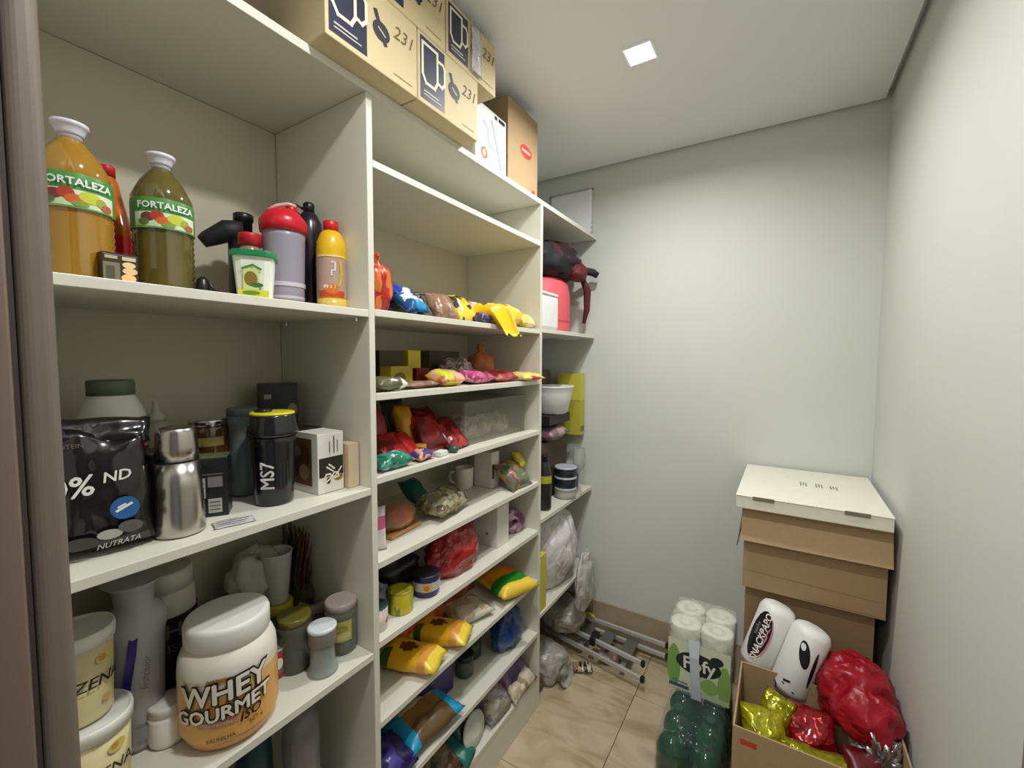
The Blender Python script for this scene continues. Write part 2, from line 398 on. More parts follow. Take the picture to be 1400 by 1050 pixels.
# ---------------------------------------------------------------- generic items
def jar(name, label, cat, x, y, z, r, h, body, lid, lidh=.03, lidr=None, rz=None, sy=1, shoulder=.85, neck=.8, n=32, lidname='lid', group=None, base=.95, rib=0):
    T = thing(name, label, cat, (x, y, z), face_cam(x, y) if rz is None else rz, group)
    lidr = lidr or r * neck * 1.06; hb = h - lidh
    MB().lathe([(r * base * .9, 0), (r * base, .004), (r, .012), (r, hb * shoulder * .94), (r * .97, hb * shoulder), (r * (neck + .1), hb * .97), (r * neck, hb), (r * neck, hb + lidh * .5)], n, sy=sy).put('body', body, T, True)
    MB().lathe([(lidr, hb + .001), (lidr * 1.0, h - .004), (lidr * .96, h - .0005), (lidr * .9, h)], n, sy=sy).put(lidname, lid, T, True).data
    return T
def sleeve(T, R, z0, z1, mt, name='paper_label', n=32, sy=1, mis=None, R1=None):
    R1 = R1 or R
    return MB().lathe([(R, z0), (R1, z1)], n, cap=False, sy=sy).put(name, mt, T, True)
def carton(name, label, x, y, z, w_, d, h, mt, rz=0, group=None, cat='box', top=None, seam=True):
    """box with its lid flaps; local x width, y depth, origin at the base centre"""
    T = thing(name, label, cat, (x, y, z), rz, group)
    MB().box(-w_ / 2, w_ / 2, -d / 2, d / 2, 0, h - .0025).put('body', mt, T, bev=.001)
    t = top or mt
    MB().box(-w_ / 2, w_ / 2, -d / 2, -.0008, h - .0023, h).put('flap', t, T)
    MB().box(-w_ / 2, w_ / 2, .0008, d / 2, h - .0023, h).put('flap', t, T)
    return T
Z = dict(l1=1.697, l2=1.244, l3=.804, l4=.364, m1=2.07, m2=1.701, m3=1.485, m4=1.266, m5=1.039, m6=.823, m7=.598, m8=.357, m9=.151, top=2.2455, r2=1.708, r3=.862, r4=.426)
e = .0008

# ================================================================ top of the shelving
def mug_print(T, F, cx, cy, s, mt):
    p = [(cx - .5 * s, cy + .75 * s), (cx - .5 * s, cy - .35 * s), (cx - .32 * s, cy - .62 * s), (cx + .15 * s, cy - .62 * s), (cx + .3 * s, cy - .35 * s), (cx + .3 * s, cy + .75 * s), (cx - .5 * s, cy + .75 * s)]
    h_ = [(cx + .3 * s, cy + .5 * s), (cx + .62 * s, cy + .5 * s), (cx + .72 * s, cy + .35 * s), (cx + .72 * s, cy - .2 * s), (cx + .55 * s, cy - .38 * s), (cx + .3 * s, cy - .3 * s)]
    return prints(T, F, [('s', p, s * .11, mt), ('s', h_, s * .11, mt)], 'mug_print', off=.0011)
def coffee_box(y0, y1, z0, h, lab, dark='left'):
    x1 = -.82; wd = y1 - y0; dp = .30
    T = thing('coffee_carton', lab, 'box', (x1 - dp / 2, (y0 + y1) / 2, z0), PI / 2, 'coffee cartons on the top board')
    MB().box(-wd / 2, wd / 2, -dp / 2, dp / 2, 0, h - .002).put('body', KRAFTL, T, bev=.002)
    MB().box(-wd / 2, wd / 2, -dp / 2, -.001, h - .0018, h).put('flap', KRAFTL, T); MB().box(-wd / 2, wd / 2, .001, dp / 2, h - .0018, h).put('flap', KRAFTL, T)
    F = planeF((0, -dp / 2, 0)); xs = -wd / 2
    DP = prints(T, F, [('r', xs + .008, .012, xs + wd * .40, h - .01, NAVY)], 'dark_panel')
    mug_print(DP, F, xs + wd * .20, h * .56, h * .40, mat((226, 226, 200), .6))
    tx_ = mat((190, 184, 170), .6)
    prints(DP, F, [('r', xs + .02, .024, xs + wd * .34, .027, tx_), ('r', xs + .02, .032, xs + wd * .30, .036, tx_)], 'small_print', off=.0011)
    dk = mat((54, 54, 62), .6)
    prints(T, F, [('e', xs + wd * .56, h * .52, .026, .022, dk), ('s', [(xs + wd * .50, h * .72), (xs + wd * .56, h * .52), (xs + wd * .6, h * .40)], .012, dk), ('s', [(xs + wd * .53, h * .55), (xs + wd * .60, h * .49)], .004, tx_)], 'seal_print')
    text(T, '231', .045, F, xs + wd * .82, h * .66, mat((110, 92, 60), .7), off=.001, name='handwriting', shear=.3)
    prints(T, F, [('r', xs + wd * .7, .018, xs + wd * .93, .021, mat((150, 128, 90), .7))], 'small_print')
    return T
coffee_box(.587, .852, Z['top'], .178, 'kraft coffee carton with mug on navy panel, bottom row, nearest the doorway')
coffee_box(.856, 1.114, Z['top'], .178, 'kraft coffee carton with mug print, bottom row, beside the white picture box')
tb = coffee_box(.702, .964, Z['top'] + .179, .155, 'kraft coffee carton in the upper row, cut off by the top of the picture')
td = coffee_box(.968, 1.212, Z['top'] + .179, .155, 'kraft coffee carton in the upper row with shiny clear tape on its corner')
pillow('tape', .05, .14, .004, creased((235, 235, 240), .12, 40, .8, alpha=.55), 3, parent=td, amp=.004, loc=(.01, -.1535, .08), rot=(PI / 2, 0, 0), nx=8, ny=10)
# white picture box
T = carton('picture_box', 'white printed box standing beside the coffee cartons, red round badge on its front', -.985, 1.305, Z['top'], .19, .17, .205, mat((222, 226, 222), .4), rz=PI / 2)
F = planeF((0, -.085, 0))
prints(T, F, [('r', -.09, .02, .09, .16, mat((200, 212, 208), .4)), ('e', -.045, .045, .020, .020, mat((196, 96, 60), .4)), ('e', -.045, .045, .010, .012, mat((236, 200, 160), .4)),
              ('s', [(.0, .17), (.02, .12), (.045, .06), (.06, .02)], .004, mat((110, 126, 136), .5)), ('s', [(-.05, .15), (-.02, .13), (-.02, .09), (.03, .06)], .005, mat((158, 176, 178), .5)),
              ('r', .02, .186, .035, .198, BLACK), ('r', .045, .186, .085, .198, BLACK), ('e', .055, .11, .02, .035, mat((188, 202, 204), .5))], 'picture_print')
T = carton('tall_carton', 'tall plain brown carton with a red oval stamp, last on the top board', -1.0, 1.53, Z['top'], .232, .2, .315, KRAFT, rz=PI / 2)
F = planeF((0, -.1, 0)); rd = mat((198, 60, 52), .6)
prints(T, F, [('e', .02, .16, .046, .026, rd), ('r', -.014, .156, .052, .166, mat((222, 170, 150), .6)), ('e', .08, .02, .012, .008, rd)], 'stamp')
# clutter at the near end of the board
lumpy('paper_bag', .09, .1, .05, mat((206, 200, 182), .6), 4, .3, loc=(-1.0, .22, Z['top'] + e), fine=.8); tag(bpy.context.scene.objects[-1] if False else C.objects[-1], 'crumpled off-white paper bag on the top board near the doorway', 'bag')
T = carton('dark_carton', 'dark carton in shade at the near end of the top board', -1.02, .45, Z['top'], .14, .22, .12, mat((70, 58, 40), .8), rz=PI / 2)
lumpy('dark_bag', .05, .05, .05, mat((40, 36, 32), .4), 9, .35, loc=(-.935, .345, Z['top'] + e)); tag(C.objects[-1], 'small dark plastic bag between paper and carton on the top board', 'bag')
# sheet of paper on the end wall
tag(pillow('paper_sheet', .27, .24, .0016, mat((240, 240, 244), .6), 2, amp=.0015, seal=.02, loc=(-1.035, YE - .006, 2.39), rot=(PI / 2, 0, 0)), 'pale sheet of paper stuck on the end wall above the top board', 'paper')

# ================================================================ left unit, first shelf
def oil_bottle(x, y, z, r, h, oil, label, cap_mt, dk=0):
    T = thing('oil_bottle', label, 'bottle', (x, y, z + e), face_cam(x, y, .12), 'large vegetable oil bottles')
    n = 40; pr = [(r * .82, 0), (r * .93, .008)]
    for i in range(9):
        zz = .014 + i * h * .043; pr += [(r * .985, zz), (r * .945, zz + h * .02)]
    pr += [(r * .97, h * .44), (r, h * .47), (r, h * .63), (r * .97, h * .66), (r * .98, h * .68), (r * .72, h * .79), (r * .46, h * .86), (r * .36, h * .885), (r * .31, h * .90)]
    MB().lathe(pr, n).put('body', oil, T, True)
    MB().lathe([(r * .30, h * .895), (r * .30, h * .95)], 24).put('neck', film((225, 225, 235), .6), T, True)
    MB().lathe([(r * .33, h * .925), (r * .35, h * .94), (r * .42, h * .975), (r * .47, h * .98), (r * .47, h), (r * .40, h + .001)], 28).put('cap', cap_mt, T, True)
    MB().lathe([(r * 1.004, h * .44), (r * 1.006, h * .47), (r * 1.006, h * .625), (r * .99, h * .65)], n, cap=False).put('label_sleeve', [mat((70, 140, 60), .4)], T, True); LS = C.objects[-1]
    F = wrapF(r * 1.012); s = h / .255; c = lambda *q: mat(q, .4)
    sh = [('r', -.05 * s, .112 * s, .05 * s, .126 * s, c(196, 214, 170)), ('r', -.05 * s, .126 * s, .05 * s, .140 * s, c(214, 222, 200))]
    for cx, cy, rx, ry, col in ((-.028, .131, .011, .008, (120, 50, 50)), (-.014, .134, .010, .009, (176, 60, 44)), (-.004, .126, .012, .007, (206, 96, 40)), (.014, .131, .014, .009, (190, 196, 40)), (.028, .127, .008, .007, (150, 160, 50)), (.036, .121, .009, .006, (170, 90, 50)), (-.034, .122, .008, .006, (90, 110, 60)), (.002, .119, .01, .004, (120, 150, 60))):
        sh.append(('e', cx * s, cy * s, rx * s, ry * s, c(*col)))
    sh.append(('r', -.05 * s, .1125 * s, .05 * s, .1145 * s, c(90, 150, 70)))
    prints(LS, F, sh, 'fruit_print')
    text(LS, 'FORTALEZA', .0155 * s, F, .0, .151 * s, mat((226, 232, 226), .4), .03, off=.003)
    text(LS, 'FORTALEZA', .0155 * s, F, .0006, .1505 * s, mat((30, 74, 90), .4), .0, off=.0026, name='lettering_shadow')
    return T
capw = mat((216, 214, 226), .3)
oil_bottle(-1.01, .240, Z['l1'], .0505, .262, mat((156, 116, 34), .08, var=.12, coat=.6, scale=12), 'golden oil bottle with green fruit label, leftmost on the top shelf', capw)
oil_bottle(-1.02, .367, Z['l1'], .0485, .262, mat((92, 82, 34), .08, var=.2, coat=.6, scale=12), 'dark olive oil bottle with green fruit label, right of the small snack box', capw)
T = jar('drink_bottle', 'orange drink bottle with red cap and label behind the golden oil', 'bottle', -1.13, .318, Z['l1'] + e, .034, .25, mat((202, 100, 24), .12, coat=.5), mat((190, 30, 30), .4), .022, neck=.36, shoulder=.6, lidname='cap')
sleeve(T, .0346, .075, .115, mat((206, 28, 24), .35)); sleeve(T, .0344, .045, .074, mat((150, 178, 160), .4), 'lower_label')
T = carton('snack_box', 'small dark brown snack box with biscuit picture between the oil bottles', -.956, .277, Z['l1'], .046, .028, .052, mat((52, 36, 24), .4), rz=PI / 2)
T2 = T; F = planeF((0, -.014, 0)); prints(T, F, [('r', -.0225, .002, -.001, .036, mat((118, 112, 84), .5)), ('e', .011, .034, .009, .005, mat((222, 200, 150), .5)), ('e', .012, .024, .010, .006, mat((230, 190, 130), .5)), ('e', .010, .012, .010, .007, mat((240, 190, 130), .5)), ('r', -.019, .007, -.008, .03, mat((70, 74, 52), .5)), ('r', -.02, .042, -.004, .047, mat((180, 168, 130), .5)), ('r', .002, .041, .020, .047, mat((206, 190, 150), .5))], 'biscuit_print')
b = MB().tube([(-.0, 0, .004), (.01, .0, .03), (.02, 0, .012), (.05, .01, .005), (.09, .0, .005)], .0045, 8)
b.lathe([(.012, 0), (.014, .012), (.010, .034), (.004, .04)], 14); tag(b.put('charger_cable', BLACK, smooth=True, loc=(-.99, .418, Z['l1'] + e), rot=(0, 0, 1.4)), 'small black cable and plug lying beside the olive oil bottle', 'cable')
b = MB().lathe([(.03, 0), (.034, .05), (.028, .13), (.012, .15), (.004, .152)], 18)
tag(b.put('dark_bottle', mat((24, 20, 22), .2), smooth=True, loc=(-1.17, .222, Z['l1'] + e)), 'black object behind the golden oil bottle, half hidden by the jamb', 'bottle')
lumpy('clear_bag', .035, .035, .05, film((210, 205, 220), .45), 6, .3, loc=(-1.15, .385, Z['l1'] + e)); tag(C.objects[-1], 'small clear plastic bag behind the snack box', 'bag')
# black gadget
T = thing('massage_gun', 'black handheld gadget with long tapered arm lying behind the green-lidded tub', 'gadget', (-1.13, .57, Z['l1'] + e), face_cam(-1.13, .57))
MB().lathe([(.030, 0), (.034, .02), (.034, .15), (.030, .17), (.018, .176)], 22).put('body', BLACK, T, True)
MB().tube([(.0, 0, .185), (-.035, 0, .183), (-.075, 0, .158), (-.085, 0, .150)], [.028, .026, .018, .014], 14).put('arm', mat((20, 20, 20), .6), T, True)
MB().lathe([(.019, .17), (.019, .21), (.022, .212), (.022, .226), (.018, .229)], 18).put('cap', BLACK, T, True)
# tub with green lid
T = thing('yogurt_tub', 'white square tub with bright green lid in front on the top shelf', 'tub', (-.955, .502, Z['l1'] + e), face_cam(-.955, .502, -.1))
b = MB(); ring = []
def rsq(b, a0, a1, z0, z1, mi=0):
    n = 24; vs = []
    for a, z in ((a0, z0), (a1, z1)):
        for i in range(n):
            t = 2 * PI * i / n; c, s = math.cos(t), math.sin(t); k = (abs(c) ** 5 + abs(s) ** 5) ** (-1 / 5); vs.append((a * c * k, a * s * k, z))
    b.add(vs, [(i, (i + 1) % n, n + (i + 1) % n, n + i) for i in range(n)] + [tuple(reversed(range(n))), tuple(range(n, 2 * n))], mi)
rsq(b, .031, .038, 0, .088); b.put('body', mat((228, 232, 216), .4), T, bev=.001)
b = MB(); rsq(b, .043, .043, .086, .096); rsq(b, .040, .040, .096, .099); b.put('lid', mat((20, 128, 72), .35), T, bev=.001)
F = planeF((0, -.0325, 0), (1, 0, 0), (0, -.075, 1)); prints(T, F, [('r', -.028, .004, .028, .018, mat((206, 216, 60), .4)), ('r', -.018, .018, .010, .062, mat((196, 214, 130), .4)), ('e', -.004, .040, .012, .015, mat((140, 110, 50), .4)), ('e', .006, .028, .012, .005, mat((70, 110, 50), .4)), ('s', [(-.018, .060), (0, .068), (.014, .060)], .004, mat((70, 130, 50), .4)), ('e', -.004, .012, .016, .004, mat((110, 140, 40), .4))], 'label_print', off=.0012)
T = jar('sauce_bottle', 'small bottle with red screw cap standing behind the green-lidded tub', 'bottle', -1.04, .538, Z['l1'] + e, .026, .160, mat((150, 120, 100), .2), mat((192, 26, 40), .4), .028, neck=.72, lidr=.024, lidname='cap')
# red shaker
T = thing('shaker_bottle', 'translucent protein shaker with bright red lid on the top shelf', 'shaker', (-1.02, .606, Z['l1'] + e), face_cam(-1.02, .606))
MB().lathe([(.040, 0), (.042, .004), (.0425, .04), (.046, .16), (.048, .176)], 36).put('cup', film((176, 170, 184), .72, .3), T, True)
MB().lathe([(.0425, .018), (.0428, .024)], 36, cap=False).put('ridge', mat((200, 190, 200), .3), T, True); MB().lathe([(.0445, .046), (.0448, .056)], 36, cap=False).put('ridge', mat((206, 196, 206), .3), T, True)
MB().lathe([(.051, .174), (.052, .190), (.052, .200), (.046, .210), (.036, .222), (.02, .230)], 36).put('lid', mat((204, 24, 42), .3), T, True)
b = MB().lathe([(.014, .222), (.014, .236), (.011, .240)], 18, cx=.018); b.put('spout', mat((204, 24, 42), .3), T, True)
MB().tube([(-.032, -.01, .222), (-.012, -.01, .236), (.012, -.012, .242), (.028, -.012, .238)], .0045, 8).put('carry_loop', mat((216, 170, 160), .4), T, True)
T = thing('water_bottle', 'tall black water bottle with loop top behind the red shaker', 'bottle', (-1.08, .712, Z['l1'] + e), face_cam(-1.08, .712))
MB().lathe([(.030, 0), (.033, .01), (.033, .20), (.031, .235), (.020, .258), (.012, .266)], 28).put('body', mat((34, 26, 36), .25), T, True)
MB().lathe([(.014, .262), (.014, .285), (.010, .289)], 18).put('cap', BLACK, T, True)
MB().tube([(-.014, 0, .272), (-.030, 0, .280), (-.032, 0, .262), (-.018, 0, .252)], .004, 8).put('loop', BLACK, T, True)
T = thing('sauce_bottle', 'yellow sauce bottle with red cap, rightmost on the top shelf', 'bottle', (-.982, .707, Z['l1'] + e), face_cam(-.982, .707), None)
r = .036
MB().lathe([(.033, 0), (r, .006), (r, .028)], 32).put('base', mat((222, 190, 90), .3), T, True)
MB().lathe([(r, .0285), (r, .13), (r * .98, .14), (r, .146), (r * .95, .170), (r * .7, .192), (.016, .2)], 32).put('body', mat((226, 182, 22), .3), T, True)
MB().lathe([(.018, .198), (.018, .222), (.016, .2235)], 20).put('cap', mat((206, 34, 34), .35), T, True)
sleeve(T, r * 1.01, .03, .128, mat((178, 150, 132), .35)); F = wrapF(r * 1.02)
prints(T, F, [('r', -.032, .03, .032, .046, mat((198, 70, 22), .4)), ('e', .0, .05, .016, .012, mat((214, 110, 30), .4)), ('r', -.02, .052, .008, .06, mat((226, 206, 180), .4)), ('s', [(0, .116), (.008, .116), (.008, .096), (0, .096), (0, .084)], .003, mat((230, 220, 214), .4)), ('r', -.036, .129, .036, .134, mat((236, 200, 120), .4)), ('s', [(.018, .06), (.024, .09), (.02, .12)], .006, mat((216, 170, 40), .4))], 'label_print')

# ================================================================ left unit, second shelf
z = Z['l2'] + e
# big black pouch
def gusset(name, w_, h, t, mts, T, seed, matf=None, amp=.004, loc=None, rot=None, topfold=.8):
    def wp(v): 
        # v.y runs along the height; puffy at the base, flat towards the top
        f = v.y / h + .5; k = 1.15 if f < .12 else 1.1 - .75 * f
        return (v.x * (1 - .16 * f * f), -v.z * k - (f ** 2) * .01 + .012 * max(0, f - .7) * math.sin(v.x * 90), max(0, f * h - .05 * max(0, f - .75) * (1 + math.sin(v.x * 40))))
    return pillow(name, w_, h, t, mts, seed, parent=T, amp=amp, seal=.04, matf=matf, warp=wp, loc=loc, rot=rot, nx=22, ny=22)
px_, py_ = -.985, .243
T = thing('protein_pouch', 'big black stand-up pouch printed 0% with a blue badge, left on the second shelf', 'pouch', (px_, py_, z), face_cam(px_, py_, -.05))
gusset('pouch_body', .155, .215, .085, mat((20, 17, 18), .22, coat=.5), T, 3, amp=.006)
F = planeF((0, -.047, 0), (1, 0, 0), (0, .06, 1))
text(T, '0%', .046, F, -.028, .120, WPRINT, .02, .1, shear=.15); text(T, 'ND', .024, F, .027, .133, WPRINT, .02, .1, shear=.2)
prints(T, F, [('e', .036, .078, .019, .019, mat((46, 100, 160), .35)), ('s', [(.026, .074), (.044, .084)], .004, WPRINT), ('s', [(.028, .080), (.036, .084)], .003, WPRINT)], 'blue_badge')
prints(T, F, [('e', .016, .038, .016, .008, mat((170, 168, 160), .4)), ('e', -.02, .030, .022, .010, mat((66, 62, 60), .4)), ('e', .042, .046, .016, .010, mat((96, 92, 90), .4)), ('e', -.05, .028, .01, .01, mat((140, 130, 120), .4))], 'biscuit_print')
text(T, 'NUTRATA', .012, F, .026, .022, mat((190, 186, 180), .5), 0, .1, shear=.4); text(T, 'PROTEIN', .010, F, -.03, .188, mat((120, 100, 90), .5), 0, .05)
pillow('folded_top', .15, .05, .02, mat((26, 20, 22), .22, coat=.5), 8, parent=T, amp=.006, loc=(.0, .012, .20), rot=(.9, .05, .05))
T = jar('supplement_jar', 'white supplement jar with grey-green lid and red band behind the black pouch', 'jar', -1.10, .300, z, .051, .288, PWHITE, mat((98, 108, 88), .5), .03, neck=.66, shoulder=.86)
sleeve(T, .0518, .16, .205, mat((150, 26, 34), .4)); sleeve(T, .0516, .08, .158, mat((60, 30, 32), .4), 'dark_label')
T = jar('supplement_jar', 'black supplement jar with blue print between pouch and steel thermos', 'jar', -1.045, .322, z, .036, .150, mat((16, 16, 20), .35), mat((22, 22, 24), .5), .028, neck=.95)
F = wrapF(.0366); prints(T, F, [('r', -.02, .085, .022, .090, mat((60, 66, 80), .5)), ('e', .0, .066, .012, .009, mat((34, 66, 110), .4)), ('e', -.01, .03, .018, .012, mat((60, 62, 60), .5)), ('e', .018, .028, .012, .012, mat((76, 78, 76), .5))], 'label_print')
T = thing('squeeze_bottle', 'pale translucent squeeze bottle with nozzle behind the thermos', 'bottle', (-1.16, .388, z), face_cam(-1.16, .388))
MB().lathe([(.028, 0), (.030, .01), (.030, .17), (.026, .185), (.012, .195)], 26).put('body', film((200, 200, 180), .6, .3), T, True)
MB().lathe([(.018, .192), (.017, .205), (.007, .212), (.004, .236)], 18).put('nozzle', film((216, 214, 200), .7, .3), T, True)
T = thing('steel_thermos', 'brushed steel thermos flask with cup lid, front of the second shelf', 'thermos', (-.962, .352, z), face_cam(-.962, .352))
MB().lathe([(.038, 0), (.041, .003), (.0415, .01), (.038, .09), (.0345, .137)], 48).put('body', STEEL, T, True)
MB().lathe([(.0338, .136), (.0338, .141)], 48).put('seam_ring', mat((24, 22, 20), .4), T)
MB().lathe([(.0345, .141), (.0335, .165), (.031, .192), (.029, .199), (.026, .201)], 48).put('cup_lid', STEEL, T, True)
MB().lathe([(.0, .2005), (.024, .2015), (.026, .2005)], 32, cap=False).put('lid_disc', mat((70, 62, 50), .3, .8), T, True)
T = jar('food_jar', 'glass jar of brown food with silver lid behind the thermos', 'jar', -1.135, .480, z, .043, .190, mat((88, 62, 30), .12, coat=.6, var=.3), FOIL, .018, neck=.9)
prints(T, wrapF(.0436), [('r', -.03, .13, .03, .15, mat((190, 170, 90), .4))], 'label_print')
def boxp(name, label, x, y, z, w_, d, h, mt, rz, top=None, **k): return carton(name, label, x, y, z, w_, d, h, mt, rz=rz, top=top, **k)
rz = face_cam(-1.01, .43, -.18)
T = boxp('supplement_box', 'black carton with white barcode labels and green-edged top beside the thermos', -1.02, .435, z, .062, .05, .125, mat((22, 24, 26), .35), rz, top=mat((86, 96, 62), .4))
F = planeF((0, -.025, 0)); wl = mat((176, 174, 166), .5); dg = mat((90, 88, 84), .5)
prints(T, F, [('r', -.024, .04, -.008, .082, wl), ('r', -.004, .062, .022, .084, mat((120, 120, 116), .5)), ('r', -.004, .008, .020, .038, wl), ('r', -.026, .088, .024, .091, dg), ('r', -.022, .050, -.010, .052, dg), ('r', -.022, .06, -.010, .062, dg), ('r', -.022, .07, -.010, .072, dg), ('r', -.001, .014, .017, .016, dg), ('r', -.001, .022, .017, .024, dg), ('r', -.001, .030, .017, .032, dg)], 'barcode_labels')
T = jar('storage_container', 'tall smoky blue-green translucent container left of the black shaker', 'container', -1.10, .538, z, .031, .212, film((120, 130, 130), .75, .3), mat((100, 112, 112), .4), .02, neck=1.0, base=.9)
tag(pillow('receipt', .075, .04, .001, mat((190, 192, 188), .6), 5, amp=.0015, seal=.02, loc=(-.925, .43, z), rot=(0, 0, 1.3)), 'crumpled paper receipt lying at the shelf edge by the black carton', 'paper')
prints(C.objects[-1], planeF((0, 0, .0045), (1, 0, 0), (0, 1, 0)), [('r', -.03, -.012, .02, -.008, dg), ('r', -.03, .0, .028, .004, dg), ('r', -.03, .01, .01, .013, dg)], 'receipt_print')
# MS7 shaker
T = thing('shaker_bottle', 'black shaker printed MS7 with yellow-rimmed lid on the second shelf', 'shaker', (-.985, .547, z), face_cam(-.985, .547))
bk = mat((18, 20, 24), .22, coat=.3)
MB().lathe([(.038, 0), (.040, .004), (.0425, .06), (.046, .14), (.0485, .16)], 40).put('cup', bk, T, True)
MB().lathe([(.0525, .157), (.053, .165), (.051, .172), (.047, .20), (.0455, .204)], 40).put('lid', bk, T, True)
MB().lathe([(.046, .2035), (.0465, .2065), (.044, .209)], 40, sx=1, sy=1).put('yellow_rim', mat((206, 200, 30), .35), T, True)
MB().lathe([(.018, .208), (.018, .214), (.015, .216)], 20, cx=-.018).put('cap', bk, T, True)
F = wrapF(.0435)
text(T, 'MS7', .038, F, -.012, .070, mat((214, 212, 204), .5), .02, PI / 2, off=.0022, sx=.95)
for k in range(3): text(T, 'HIGH PERFORMANCE', .006, F, .012 + k * .008, .07, mat((50, 52, 54), .5), 0, PI / 2, off=.002, name='small_print')
T = boxp('tall_black_box', 'tall black box in the back corner behind the black shaker', -1.175, .668, z, .092, .07, .262, mat((14, 14, 15), .4), face_cam(-1.16, .67, .1))
prints(T, planeF((0, -.035, 0)), [('r', -.035, .222, -.018, .234, mat((140, 140, 130), .5))], 'label_print'); prints(T, planeF((0, -.035, 0)), [('e', .032, .19, .012, .018, mat((130, 124, 96), .5))], 'label_print')
# white biscuit box: near corner (-.934,.635), right (-.945,.721)
T = thing('gift_box', 'white box with black band and white ribbon ornament, right of the black shaker', 'box', (-1.012, .662, z), PI / 2)
MB().box(-.036, .036, -.075, .075, 0, .146).put('body', mat((222, 218, 208), .45), T, bev=.0015)
MB().box(-.036, .036, -.074, .01, .1462, .148).put('top_flap', mat((222, 218, 208), .45), T); MB().box(-.036, .036, .012, .075, .1462, .150).put('top_flap', BLACK, T)
F = planeF((0, -.075, 0))
wp_ = mat((226, 220, 200), .5)
prints(T, F, [('r', -.033, .040, .034, .088, mat((34, 30, 26), .5)), ('e', .02, .034, .013, .009, mat((140, 118, 40), .5)), ('e', -.008, .03, .006, .008, mat((60, 40, 20), .5)),
              ('s', [(-.02, .036), (-.014, .046), (-.004, .046), (.002, .038), (.008, .036), (.018, .046), (.028, .058)], .004, wp_), ('s', [(-.02, .036), (-.014, .028), (-.004, .034), (.008, .048), (.018, .046), (.02, .036), (.008, .034)], .004, wp_),
              ('s', [(-.012, .064), (.004, .052)], .004, wp_), ('s', [(-.006, .070), (.008, .058)], .004, wp_),
              ('s', [(-.004, .10), (-.004, .126)], .0022, dg), ('s', [(.008, .098), (.008, .138)], .003, dg), ('s', [(.018, .10), (.018, .128)], .002, dg)], 'ribbon_print')
F = planeF((-.036, 0, 0), (0, -1, 0), (0, 0, 1))
prints(T, F, [('r', -.068, .018, .052, .134, mat((92, 66, 34), .5)), ('e', -.03, .06, .03, .03, mat((58, 36, 20), .5)), ('e', .02, .09, .025, .03, mat((64, 44, 24), .5)), ('e', .02, .05, .02, .02, mat((140, 108, 70), .5)), ('e', -.02, .1, .03, .014, mat((120, 100, 76), .5))], 'photo_print')
T = boxp('small_carton', 'small plain beige carton against the divider on the second shelf', -.946, .7185, z, .032, .045, .113, mat((206, 184, 150), .6), PI / 2)

# ================================================================ left unit, third shelf
z = Z['l3'] + e
def tub(x, y, z, r, h, label, txt=True):
    T = thing('starch_tub', label, 'tub', (x, y, z), face_cam(x, y, .0), 'cream tubs with white lids')
    MB().lathe([(r * .9, 0), (r * .92, .004), (r, h - .02)], 36).put('body', mat((212, 200, 150), .45), T, True)
    MB().lathe([(r * 1.06, h - .024), (r * 1.08, h - .008), (r * 1.05, h), (r * .98, h - .001), (r * .95, h - .004)], 36).put('lid', mat((220, 220, 212), .4), T, True)
    F = wrapF(r * .985)
    if txt: text(T, 'MAIZENA', .026, F, .002, h * .45, mat((34, 28, 24), .4), .01, .0, off=.003, shear=.2)
    prints(T, F, [('e', .034, h * .68, .014, .010, mat((206, 196, 90), .4)), ('e', .03, h * .69, .006, .006, mat((196, 140, 80), .4)), ], 'corn_print', off=.0018); prints(T, F, [('e', .034, h * .22, .007, .006, mat((206, 170, 110), .4))], 'corn_print', off=.0018)
    return T
tub(-1.005, .223, z, .055, .150, 'cream tub with wide white lid in the lower left corner, under another tub')
tub(-1.015, .216, z + .151, .046, .155, 'cream starch tub with black lettering stacked on top of a wider tub', True)
T = thing('bagged_cups', 'tall milky plastic sleeve of stacked cups with a purple stripe', 'bag', (-1.075, .312, z), face_cam(-1.075, .312))
MB().lathe([(.036, 0), (.04, .01), (.043, .12), (.047, .22), (.053, .25), (.046, .27), (.030, .285), (.034, .32), (.05, .335)], 30).put('sleeve', film((206, 204, 206), .62, .2), T, True)
for k in range(7): MB().lathe([(.030, .02 + k * .03), (.038, .05 + k * .03)], 24, cap=False).put('cup', film((226, 226, 226), .7, .3), T, True)
F = wrapF(.048); prints(T, F, [('s', [(-.032, .10), (-.018, .135), (-.008, .20), (-.004, .235)], .013, mat((50, 30, 120), .35))], 'purple_stripe', off=.002)
text(T, 'festcolor', .018, F, .012, .16, mat((120, 110, 130), .5), 0, PI / 2 - .1, off=.002, shear=.3); prints(T, F, [('r', -.01, .03, .012, .055, mat((130, 130, 128), .5)), ('r', .016, .035, .028, .05, mat((150, 150, 148), .5))], 'fine_print', off=.002)
T = jar('whey_jar', 'shaded whey jar with white lid and dark label at the back left', 'jar', -1.165, .392, z, .058, .300, mat((196, 190, 176), .45), mat((206, 202, 190), .45), .045, neck=.86, shoulder=.82)
sleeve(T, .0588, .055, .205, mat((30, 28, 26), .4)); sleeve(T, .0592, .05, .075, mat((16, 62, 44), .4), 'green_band')
text(T, 'WHEY', .045, wrapF(.0595), .014, .175, mat((110, 108, 96), .5), .02, .0, off=.003); text(T, 'ISO', .026, wrapF(.0595), .02, .138, mat((100, 98, 90), .5), .02, 0, off=.003)
T = jar('pill_bottle', 'small plain white jar at the left foot of the orange whey jar', 'jar', -1.03, .343, z, .033, .082, PWHITE, mat((214, 212, 204), .4), .02, neck=.9)
